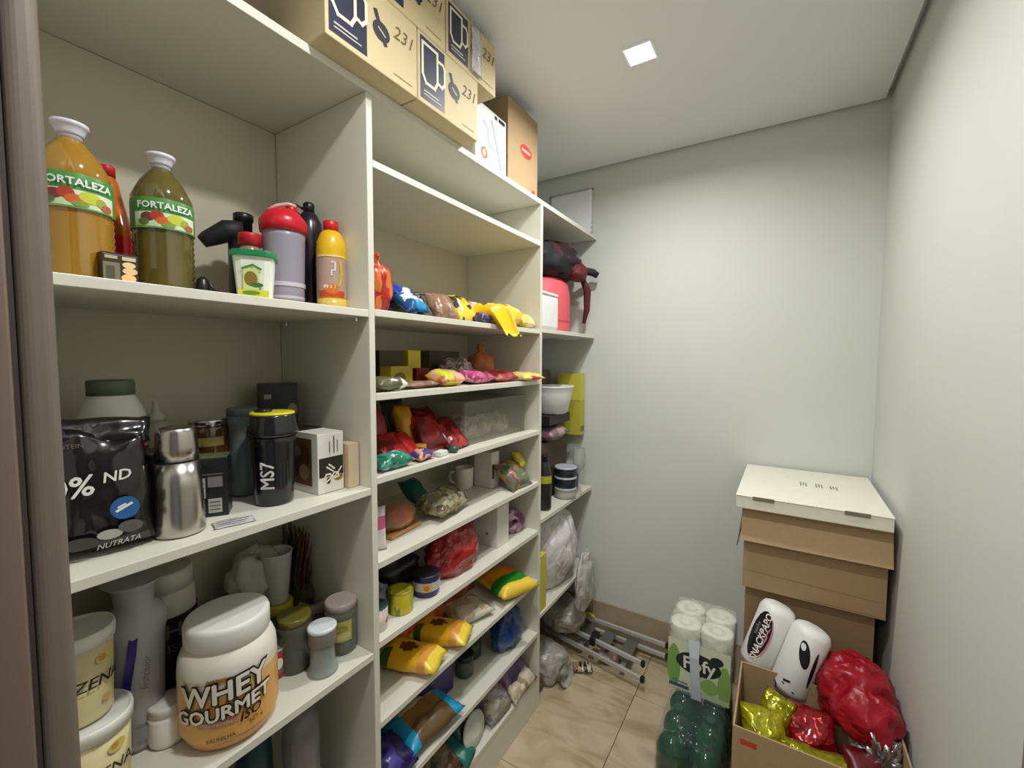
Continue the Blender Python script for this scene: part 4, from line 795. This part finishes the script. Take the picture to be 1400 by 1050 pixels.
# ---- m9
z = Z['m9']
bag('snack_bag', 'purple and pink bag at the back right of the bottom shelf', -1.0, 1.54, z, .20, .17, .08, mat_print([(96, 80, 120), (140, 60, 90), (110, 100, 140), (80, 70, 100)], 18, seed=40), H, .7, 71)
bag('snack_bag', 'cream patterned bag leaning at the right end of the bottom shelf', -.94, 1.54, z, .19, .12, .05, mat_print([(200, 186, 160), (176, 156, 124), (214, 206, 190), (150, 130, 96)], 26, seed=41), H, .55, 72, amp=.008)
bag('clear_food_bag', 'greyish clear bag in the middle of the bottom shelf', -.98, 1.37, z, .15, .16, .09, mat_print([(140, 136, 130), (110, 104, 110), (150, 146, 120), (166, 160, 160)], 26, seed=42, rough=.15), H, .5, 73, amp=.009)
bag('snack_bag', 'dark green and navy packet behind the white oval tub', -1.0, 1.225, z, .15, .15, .07, mat_print([(14, 70, 66), (16, 40, 60), (20, 96, 84)], 20, seed=43), H, .5, 74)
T = thing('oval_tub', 'white oval tub lid standing on edge at the front of the bottom shelf', 'lid', (-.918, 1.222, z + e), H + .1)
b = MB().lathe([(.02, -.006), (.052, -.006), (.055, 0), (.052, .006), (.02, .008)], 32, sx=1.25); b.put('disc', mat((208, 210, 200), .4), T, True, loc=(0, 0, .057), rot=(H - .25, 0, 0))
bag('snack_bag', 'brown striped packet at the left end of the bottom shelf', -.97, 1.05, z, .15, .14, .07, mat_print([(90, 66, 44), (60, 44, 34), (120, 96, 70)], 24, seed=44), H, .5, 75)
bag('snack_bag', 'teal packet leaning between brown packet and white oval lid', -.945, 1.14, z, .08, .13, .04, mat((24, 110, 96), .35), H + .3, .3, 76)

# ================================================================ right corner shelves
z = Z['r2'] + e
T = thing('cooler_bag', 'coral pink cooler bag on the corner shelf under the black and red pack', 'bag', (-1.03, 2.02, z), H)
MB().lathe([(.15, 0), (.155, .01), (.155, .18), (.14, .25), (.10, .275)], 24, sy=.62).put('body', mat((226, 96, 104), .6, bump=.2), T, True)
MB().lathe([(.156, .055), (.156, .062)], 24, cap=False, sy=.63).put('piping', mat((200, 70, 84), .5), T, True)
T = thing('backpack', 'black and dark red pack stuffed under the top board on the corner shelf', 'bag', (-1.02, 2.03, z + .278), H)
lumpy('pack_body', .19, .12, .10, mat_print([(26, 24, 28), (20, 20, 24), (28, 26, 30), (74, 24, 30), (30, 28, 32)], 12, seed=45, rough=.7, coat=0), 80, .2, parent=T, loc=(0, 0, 0), flat=.8)
lumpy('pocket', .06, .04, .05, mat((96, 24, 32), .7), 81, .2, parent=T, loc=(.06, -.12, -.01))
MB().tube([(.12, -.10, .06), (.19, -.15, .05), (.205, -.17, .035)], [.018, .020, .016], 10).put('strap', mat((28, 28, 30), .7), T, True)
MB().tube([(.10, -.12, .02), (.15, -.135, -.05), (.17, -.125, -.15), (.165, -.11, -.22)], [.012, .020, .016, .008], 10).put('side_strap', mat((84, 30, 36), .7), T, True)
T = thing('first_aid_box', 'plain white rounded plastic box at the front of the corner shelf', 'box', (-.917, 1.755, z), H)
b = MB().box(-.085, .085, -.03, .03, 0, .15); b.put('body', mat((226, 228, 222), .4), T, bev=.012); b = MB().box(-.085, .085, -.03, .03, .151, .165); b.put('lid', mat((226, 228, 222), .4), T, bev=.006)
z = Z['r3'] + e
T = bx('storage_box', 'dark brown storage box low on the corner shelf', -1.115, 2.0, Z['r3'], .34, .25, .29, mat((72, 60, 44), .6))
T = bx('yellow_carton', 'tall yellow carton standing by the end wall, lower of two', -1.0, 2.243, Z['r3'] + .2915, .06, .14, .19, mat((180, 174, 60), .5))
prints(T, planeF((0, -.07, 0)), [('r', -.026, .02, .026, .05, mat((120, 116, 40), .5))], 'print')
T = bx('yellow_carton', 'bright yellow carton on top of the lower yellow carton', -1.0, 2.243, Z['r3'] + .4825, .06, .14, .15, mat((196, 190, 66), .5))
bag('snack_bag', 'pink-grey package under the white bowl on the corner shelf', -1.02, 2.0, Z['r3'] + .29, .22, .16, .08, mat_print([(150, 116, 126), (120, 100, 104), (176, 150, 156), (90, 60, 66)], 14, seed=46), H, 0, 82)
bx('dark_tray', 'black tray carrying the white bowl', -1.04, 2.0, Z['r3'] + .385, .24, .18, .045, mat((30, 24, 24), .5))
T = thing('mixing_bowl', 'white plastic bowl stacked high on the corner shelf', 'bowl', (-1.01, 2.02, Z['r3'] + .4318), 0)
MB().lathe([(.07, 0), (.085, .01), (.105, .10), (.112, .135), (.116, .14), (.114, .144), (.108, .138), (.098, .10), (.075, .016), (0, .014)], 36, cap=False).put('bowl_wall', mat((222, 222, 218), .35), T, True)
bx('flat_box', 'brown flat box behind the white bowl', -1.17, 2.04, Z['r3'] + .2915, .32, .12, .36, mat((96, 84, 70), .6))
T = jar('spice_jar', 'dark bottle with yellow-green label hidden beside the divider', 'bottle', -.935, 1.80, z, .035, .26, mat((34, 34, 28), .3), BLACK, .03, neck=.5, shoulder=.75, lidname='cap'); sleeve(T, .0355, .13, .165, mat((170, 170, 30), .4))
for k, (zz, hh, c, lb) in enumerate(((0, .055, (170, 172, 160), 'pale green container at the base of the pot stack'), (.056, .055, (30, 34, 44), 'black container in the middle of the pot stack'), (.112, .05, (34, 38, 48), 'black container topping the pot stack'))):
    T = jar('food_container', lb, 'container', -.925, 2.02, z + zz, .056, hh, mat(c, .35), mat((176, 180, 186), .3), .010, neck=.97, shoulder=.9, group='stacked food containers')
T = jar('food_container', 'small dark jar right behind the pot stack at the end wall', 'jar', -.96, 2.17, z, .04, .13, mat((70, 66, 60), .3), mat((150, 146, 136), .4), .02, neck=.95)
T = thing('wine_glass', 'tall clear glass standing behind the black container stack', 'glass', (-1.0 + .105, 2.12, z), 0)
MB().lathe([(.03, 0), (.03, .003), (.004, .01), (.004, .10), (.03, .14), (.034, .20), (.030, .24)], 24, cap=False).put('glass_wall', film((206, 210, 200), .35, .05), T, True)
z = Z['r4'] + e
lumpy('plastic_bag', .14, .20, .205, creased((214, 210, 208), .3, 15, 1., dist=.02, stretch=(1, 1, .5)), 84, .12, loc=(-1.01, 1.98, z), n=44, k=34, flat=.85, fine=.5, freq=2.8); tag(C.objects[-1], 'big crumpled white plastic bag bulging out of the low corner shelf', 'bag')
lumpy('plastic_bag', .030, .11, .155, creased((204, 200, 196), .2, 20, 1., alpha=.85, dist=.015, stretch=(1, 1, .5)), 85, .16, loc=(-.838, 2.09, z - .165), n=36, k=26, flat=.9, fine=.6); tag(C.objects[-1], 'shiny clear bag end hanging below the low corner shelf', 'bag')
b = MB().box(-.012, .012, -.04, .04, 0, .26); tag(b.put('yellow_folder', mat((196, 190, 60), .4), loc=(-.90, 1.70, z), bev=.003), 'narrow yellow carton squeezed against the divider on the low corner shelf', 'box')

# ================================================================ floor: bags and ladder
T = thing('folding_ladder', 'folded aluminium stepladder lying on the floor along the end wall', 'ladder', (-.8, 2.16, 0), 0)
AL = mat((206, 206, 204), .4, .5)
for (xa, ya, xb, yb_, zz) in ((-1.08, 2.135, -.525, 2.045, .105), (-1.08, 2.10, -.515, 2.0, .06), (-1.05, 2.262, -.455, 2.245, .105), (-1.05, 2.25, -.45, 2.225, .06)):
    d = Vector((xb - xa, yb_ - ya, 0)); L_ = d.length; M = Matrix.Translation((xa + .8, ya - 2.16, zz)) @ Matrix.Rotation(math.atan2(d.y, d.x), 4, 'Z')
    MB().box(0, L_, -.008, .008, -.0105, .0105, M=M).put('rail', AL, T, bev=.003)
    MB().box(L_, L_ + .018, -.011, .011, -.014, .014, M=M).put('foot_cap', BLACK, T, bev=.004)
for xx in (-.98, -.86, -.74, -.62):
    MB().box(xx + .8 - .03, xx + .8 + .03, -.035 - (xx + 1.0) * .16, .085, .075, .082).put('step', mat((140, 140, 134), .4, .8), T, bev=.002)
    MB().box(xx + .8 - .012, xx + .8 + .012, -.06 - (xx + 1.0) * .16, .075, .044, .05).put('rear_rung', AL, T)
MB().box(.0, .03, -.10, -.02, .085, .125).put('hinge_block', BLACK, T, bev=.004)
greyp = creased((158, 154, 144), .35, 18, .9, dist=.015)
lumpy('grey_sack', .125, .12, .085, greyp, 86, .16, loc=(-.985, 2.12, .12), n=40, k=28, fine=.35, flat=.6); tag(C.objects[-1], 'pale grey plastic sack lying on top of the ladder rails', 'bag')
lumpy('grey_sack', .15, .11, .095, greyp, 87, .16, loc=(-.985, 1.87, .001), n=40, k=28, fine=.35, flat=.6); tag(C.objects[-1], 'pale grey sack with open mouth on the floor in front of the ladder', 'bag')
MB().lathe([(.03, 0), (.05, .03), (.055, .035)], 24, cap=False, sy=.8).put('sack_mouth', greyp, C.objects[-1], True, loc=(.125, -.03, .05), rot=(0, H * .85, -.2))
tag(pillow('striped_packet', .10, .07, .03, mat_print([(200, 196, 160), (30, 28, 26), (196, 150, 60), (150, 120, 110)], 30, seed=49, stretch=(3, .6, 1)), 88, loc=(-.80, 1.98, .002), rot=(0, 0, .5)), 'small striped packet on the floor between sack and ladder rail', 'packet')
tag(pillow('brown_packet', .10, .12, .05, mat_print([(140, 110, 96), (120, 96, 80), (150, 130, 110)], 20, seed=50), 89, loc=(-.70, 2.0 + .13, .004), rot=(0, 0, .2)), 'pinkish brown packet lying under the ladder rails', 'packet')
lumpy('brown_bag', .05, .05, .05, mat((96, 80, 60), .5), 90, .2, loc=(-.96, 1.735, .001)); tag(C.objects[-1], 'small brown bag on the floor by the foot of the middle unit', 'bag')
tag(MB().tube([(0, 0, 0), (.03, 0, .014), (.06, 0, .0)], .008, 8).put('yellow_clip', mat((206, 196, 40), .4), smooth=True, loc=(-.86, 2.26, .20)), 'small yellow handle behind the grey sack at the baseboard', 'handle')
C.objects[-1].location = (-.90, 2.245, .125)

# ================================================================ green bottles and toilet paper
bw = .0535
GB = mat((12, 62, 36), .1, coat=.8, var=.3, scale=14); GBL = mat((20, 84, 44), .1, coat=.8)
pack = []
k = 0
posn = ['front left', 'front right', 'second row left', 'second row right', 'third row left', 'third row right', 'rear left', 'rear right']
for iy in range(4):
    for ix in range(2):
        x, y = -.272 + ix * .108, 1.487 + iy * .108
        T = thing('soda_bottle', 'green soda bottle in the shrink-wrapped pack, %s' % posn[k], 'bottle', (x, y, .001), .3, 'shrink-wrapped green soda bottles')
        pr = [(.036, 0), (.046, .006), (.051, .02)]
        for q in range(4): pr += [(.0525, .035 + q * .034), (.0525, .055 + q * .034), (.0495, .062 + q * .034)]
        pr += [(.0525, .18), (.0525, .21), (.049, .222), (.052, .232), (.050, .252), (.040, .275), (.026, .292), (.015, .302), (.014, .306)]
        MB().lathe(pr, 28).put('body', GB, T, True)
        MB().lathe([(.016, .304), (.016, .318), (.014, .320)], 18).put('cap', mat((16, 70, 40), .4), T, True)
        MB().lathe([(.0532, .10), (.0532, .155)], 28, cap=False).put('label', mat((30, 90, 60), .3), T, True)
        k += 1
T = thing('shrink_wrap', 'clear shrink film stretched around the green soda bottles', 'plastic film', (-.218, 1.649, 0), 0, None)
b = MB(); n = 48; vs = []
lv = [(.004, 1.), (.06, 1.), (.15, .985), (.21, 1.0), (.25, .98), (.28, .93), (.305, .88), (.3205, .80), (.3215, .4), (.3215, .02)]
for zz, s_ in lv:
    for i in range(n):
        a = 2 * PI * i / n; c, s = math.cos(a), math.sin(a); q = (abs(c) ** 8 + abs(s) ** 8) ** (-1 / 8)
        vs.append((c * q * .112 * s_, s * q * .221 * (1 - (1 - s_) * .5 if s_ > .7 else s_), zz + (.003 * noise.noise(Vector((c * 9, s * 9, zz * 30))) if zz < .3 else 0)))
b.add(vs, [(j * n + i, j * n + (i + 1) % n, (j + 1) * n + (i + 1) % n, (j + 1) * n + i) for j in range(len(lv) - 1) for i in range(n)])
b.put('film', creased((120, 150, 140), .12, 26, .9, alpha=.16, dist=.01, coat=.0), T, True)
# toilet paper pack: rolls upright, two columns by three rows, two layers
tz = .323
T = thing('toilet_paper_pack', 'green and white film pack of toilet paper rolls on top of the green bottles', 'toilet paper', (-.220, 1.775, tz), 0)
RW = mat((226, 224, 208), .8, bump=.2)
for iy in range(2):
    for ix in range(2):
        for iz in range(2):
            MB().lathe([(.020, 0), (.052, 0), (.054, .004), (.054, .118), (.052, .122), (.020, .122), (.020, 0)], 28, cap=False).put('toilet_roll', RW, T, True, loc=(-.055 + ix * .11, -.055 + iy * .11, iz * .124 + .002))
            MB().lathe([(.0195, 0), (.0195, .004)], 20).put('hole_shade', mat((70, 62, 50), .8), T, loc=(-.055 + ix * .11, -.055 + iy * .11, iz * .124 + .085))  # dark disc added in the roll's hole, its colour stands for the shade inside
def softbox(b, hx, hy, z0, z1, nz_=10, n=64, amp=.003, mif=None, p=10, round_top=True):
    base = len(b.v); vs = []
    rows = [(z0 + (z1 - z0) * j / nz_, 1.) for j in range(nz_ + 1)]
    if round_top: rows += [(z1 + .006, .97), (z1 + .009, .85), (z1 + .009, .5), (z1 + .009, .1)]
    for zz, s_ in rows:
        for i in range(n):
            a = 2 * PI * i / n; c, s = math.cos(a), math.sin(a); q = (abs(c) ** p + abs(s) ** p) ** (-1 / p)
            d = amp * noise.noise(Vector((c * 8, s * 8, zz * 40)))
            vs.append(Vector((c * q * (hx + d) * s_, s * q * (hy + d) * s_, zz + (d if s_ < 1 else 0))))
    for j in range(len(rows) - 1):
        for i in range(n):
            f = (base + j * n + i, base + j * n + (i + 1) % n, base + (j + 1) * n + (i + 1) % n, base + (j + 1) * n + i); b.f.append(f)
            ce = (vs[j * n + i] + vs[(j + 1) * n + (i + 1) % n]) / 2; b.m.append(mif(ce) if mif else 0)
    b.v += vs
b = MB(); softbox(b, .1115, .1115, 0, .252, amp=.004)
b.put('film_wrap', creased((222, 228, 216), .12, 22, 1., alpha=.32, dist=.012, coat=0.), T, True)
gl = mat((120, 166, 90), .35)
F = planeF((0, -.1135, 0))
prints(T, F, [('r', -.106, .03, .106, .205, mat((214, 222, 190), .4)), ('e', -.085, .10, .024, .085, mat((120, 170, 84), .4)), ('e', .088, .08, .022, .075, mat((140, 180, 96), .4)), ('e', .04, .06, .03, .03, mat((150, 186, 100), .4)), ('r', -.106, .012, .106, .03, mat((190, 206, 170), .4)),
              ('e', .0, .13, .078, .042, mat((20, 44, 40), .4)), ('e', .062, .165, .022, .016, mat((20, 44, 40), .4)), ('r', -.10, .022, -.03, .034, mat((70, 76, 130), .4))], 'green_print', off=.001)
text(T, 'Fofy', .066, F, .002, .128, WPRINT, .02, .05, off=.0032)
text(T, '12 rolos', .016, F, -.062, .045, mat((60, 64, 120), .4), .02, 0, off=.003, name='small_print')
MB().add([F(-.022, -.002, .006), F(.016, -.002, .006), F(.010, .06, .012), F(.004, .16, .016), F(.006, .225, .010), F(-.034, .225, .010), F(-.028, .16, .016), F(-.022, .06, .012)], [(0, 1, 2, 7), (7, 2, 3, 6), (6, 3, 4, 5)]).put('carry_strap', mat((206, 214, 226), .35), T)
# ================================================================ cardboard boxes in the corner
def flap_box(T, x0, x1, y0, y1, z0, z1, mt, t=.004, name='panel'):
    for a in ((x0, x1, y0, y0 + t), (x0, x1, y1 - t, y1), (x0, x0 + t, y0 + t, y1 - t), (x1 - t, x1, y0 + t, y1 - t)): MB().box(*a, z0, z1).put(name, mt, T, bev=.001)
T = thing('stacked_carton', 'brown cardboard box with folded-down front flap under the white lid box', 'box', (0, 0, 0), 0)
flap_box(T, -.094, .316, 1.785, 2.268, .735, 1.042, KRAFT)
MB().box(-.09, .312, 1.79, 2.264, .736, .742).put('bottom', KRAFT, T); MB().box(-.09, .312, 1.79, 2.264, 1.030, 1.036).put('inner_flap', KRAFT, T)
Mf = Matrix.Translation((0, 1.784, 1.042)) @ Matrix.Rotation(-.28, 4, 'X')
MB().box(-.102, .322, -.004, 0, -.125, 0, M=Mf).put('front_flap', mat((176, 150, 112), .8, bump=.15, scale=50), T)
Mf = Matrix.Translation((-.0945, 0, 1.042)) @ Matrix.Rotation(.12, 4, 'Y')
MB().box(-.004, 0, 1.785, 2.25, -.16, 0, M=Mf).put('side_flap', KRAFT2, T)
prints(T, planeF((0, 1.785, 0)), [('s', [(-.094, .80), (.316, .79)], .002, KRAFT2), ('s', [(.10, .742), (.316, .742)], .003, KRAFT2)], 'fold_line')
T = thing('stacked_carton', 'brown cardboard box standing on the floor at the bottom of the stack', 'box', (0, 0, 0), 0)
flap_box(T, -.085, .295, 1.815, 2.268, .001, .733, KRAFT2); MB().box(-.081, .291, 1.819, 2.264, .728, .7325).put('top_flap', KRAFT2, T); MB().box(-.081, .291, 1.819, 2.264, .002, .007).put('bottom', KRAFT2, T)
T = thing('lid_box', 'flat white cardboard lid box with small black marks on top of the stack', 'box', (.1, 2.0, 1.0435), -.0, None)
T.rotation_euler = (0, 0, -.01)
LW = mat((226, 224, 206), .55)
MB().box(-.218, .218, -.268, .268, 0, .044).put('body', LW, T, bev=.003)
MB().box(-.219, .219, -.27, .27, .0442, .047).put('lid', LW, T, bev=.001)
for xa in (-.165, .095): MB().box(xa, xa + .065, -.2712, -.266, .036, .0478).put('tab_slot', mat((120, 112, 92), .6), T)
F = planeF((0, 0, .047), (1, 0, 0), (0, 1, 0)); mk = mat((120, 118, 108), .6)
sh = []
for a, xx in ((0, -.02), (1, .03), (2, .075)):
    for q in range(3): sh.append(('r', xx + q * .009, -.01 + (q == 1) * .01, xx + q * .009 + .004, .05 - (a == 2) * .012 - q * .003, mk))
prints(T, F, sh, 'black_marks')
T = thing('brown_carton', 'closed brown carton hidden between the open box and the stack', 'box', (0, 0, 0), 0)
MB().box(-.075, .30, 1.628, 1.775, .001, .47).put('body', KRAFT2, T, bev=.002); MB().box(-.075, .30, 1.628, 1.775, .4705, .473).put('top_flap', KRAFT2, T)
# open carton
T = thing('open_carton', 'open brown cardboard box full of foil snack bags in the right corner', 'box', (0, 0, 0), 0)
ox0, ox1, oy0, oy1, oz = -.080, .318, 1.315, 1.622, .55
flap_box(T, ox0, ox1, oy0, oy1, .001, oz, KRAFT, .005); MB().box(ox0 + .005, ox1 - .005, oy0 + .005, oy1 - .005, .002, .008).put('bottom', KRAFT2, T)
prints(T, planeF((0, oy0, 0)), [('r', -.06, .505, -.02, .52, mat((190, 60, 40), .6))], 'red_print')
def foil(col, name, label, x, y, z, w_, h, t, rz, tilt, seed, roll=0., amp=.012): return bag(name, label, x, y, z, w_, h, t, creased(col, .2, 26, .7, metal=.45, coat=.5), rz, tilt, seed, amp=amp, freq=22, roll=roll)
bx('filler_box', 'small carton at the bottom of the open box, under the foil bags', .12, 1.47, .009, .30, .22, .36, KRAFT2, 0)
foil((170, 164, 14), 'chip_bag', 'yellow foil chip bag standing at the left in the open box', -.005, 1.45, .37, .12, .18, .05, .25, .95, 101)
foil((150, 146, 14), 'chip_bag', 'yellow foil chip bag twisted behind the leftmost one', .030, 1.52, .38, .10, .17, .04, -.5, 1.2, 102)
foil((146, 142, 18), 'chip_bag', 'wide yellow-green foil bag lying at the front of the open box', .13, 1.40, .385, .18, .15, .055, .15, .75, 103)
foil((150, 14, 22), 'chip_bag', 'dark red glossy bag in the middle of the open box', .115, 1.52, .38, .13, .17, .055, .1, 1.0, 104)
bag('dark_red_bag', 'deep maroon bag between yellow foil and silver foil', .225, 1.43, .39, .09, .16, .06, mat((92, 8, 24), .35), .3, .9, 105)
lumpy('silver_foil_bag', .045, .045, .085, mat((200, 200, 204), .15, .9, var=.2), 106, .45, loc=(.265, 1.49, .385), n=44, k=32, freq=3.2, fine=1.2); tag(C.objects[-1], 'crumpled silver foil bag at the right end of the open box', 'bag')
# paper towel pack
T = thing('paper_towel_pack', 'white film pack of two paper towel rolls with black print, leaning in the corner', 'paper towels', (.042, 1.688, .605), 0)
Mt = Matrix.Rotation(-.50, 4, 'Z') @ Matrix.Rotation(.18, 4, 'Y') @ Matrix.Rotation(-.30, 4, 'X')
T.rotation_euler = Mt.to_euler()
PT = mat((228, 228, 224), .5, bump=.2, scale=15)
for ix in (0, 1):
    b = MB(); pr = [(.0, -.118), (.03, -.118), (.048, -.112), (.056, -.095), (.056, .09), (.048, .108), (.034, .115), (.0, .116)]
    b.lathe(pr, 32, cap=False); b.put('towel_roll', PT, T, True, loc=(-.055 + ix * .109, 0, 0))
def ovF(cx, R): return lambda x, y, o: Vector((cx + (R + o) * math.sin(x / R), -(R + o) * math.cos(x / R), y))
bkp = mat((26, 24, 26), .4)
F = ovF(-.055, .0565)
prints(T, F, [('e', -.002, .0, .036, .084, mat((206, 140, 150), .4)), ('e', -.004, .004, .032, .084, bkp)], 'black_print', off=.001)
text(T, 'SNACKPAPO', .029, F, .006, .0, WPRINT, .02, H, off=.003, shear=.1, sx=1.0); text(T, 'toalha', .018, F, -.016, .02, mat((140, 150, 140), .5), 0, H, off=.003, name='small_print')
F = ovF(.054, .0565)
prints(T, F, [('E', .022, .036, .015, .044, .32, bkp), ('E', .012, .058, .007, .012, .3, WPRINT), ('E', .058, .0, .006, .06, .06, bkp), ('s', [(.0, -.070), (.012, -.066)], .007, bkp), ('s', [(-.002, -.080), (.034, -.092)], .004, bkp), ('s', [(-.040, -.086), (-.018, -.098), (-.014, -.108)], .005, bkp)], 'black_print', off=.001)
# red plastic bag
T = thing('red_plastic_bag', 'loose bright red plastic shopping bag spilling over the right rim of the open box', 'bag', (.218, 1.64, .475), 0)
RP = creased((152, 10, 30), .36, 12, .75, dist=.03, stretch=(1.0, 1.0, .4), coat=.1)
lumpy('bag_body', .098, .112, .105, RP, 110, .16, parent=T, loc=(.008, 0, .005), n=56, k=40, fine=.45, flat=.7)
lumpy('bag_fold', .08, .10, .065, RP, 111, .18, parent=T, loc=(.022, -.085, .045), n=48, k=30, fine=.45, flat=.6)
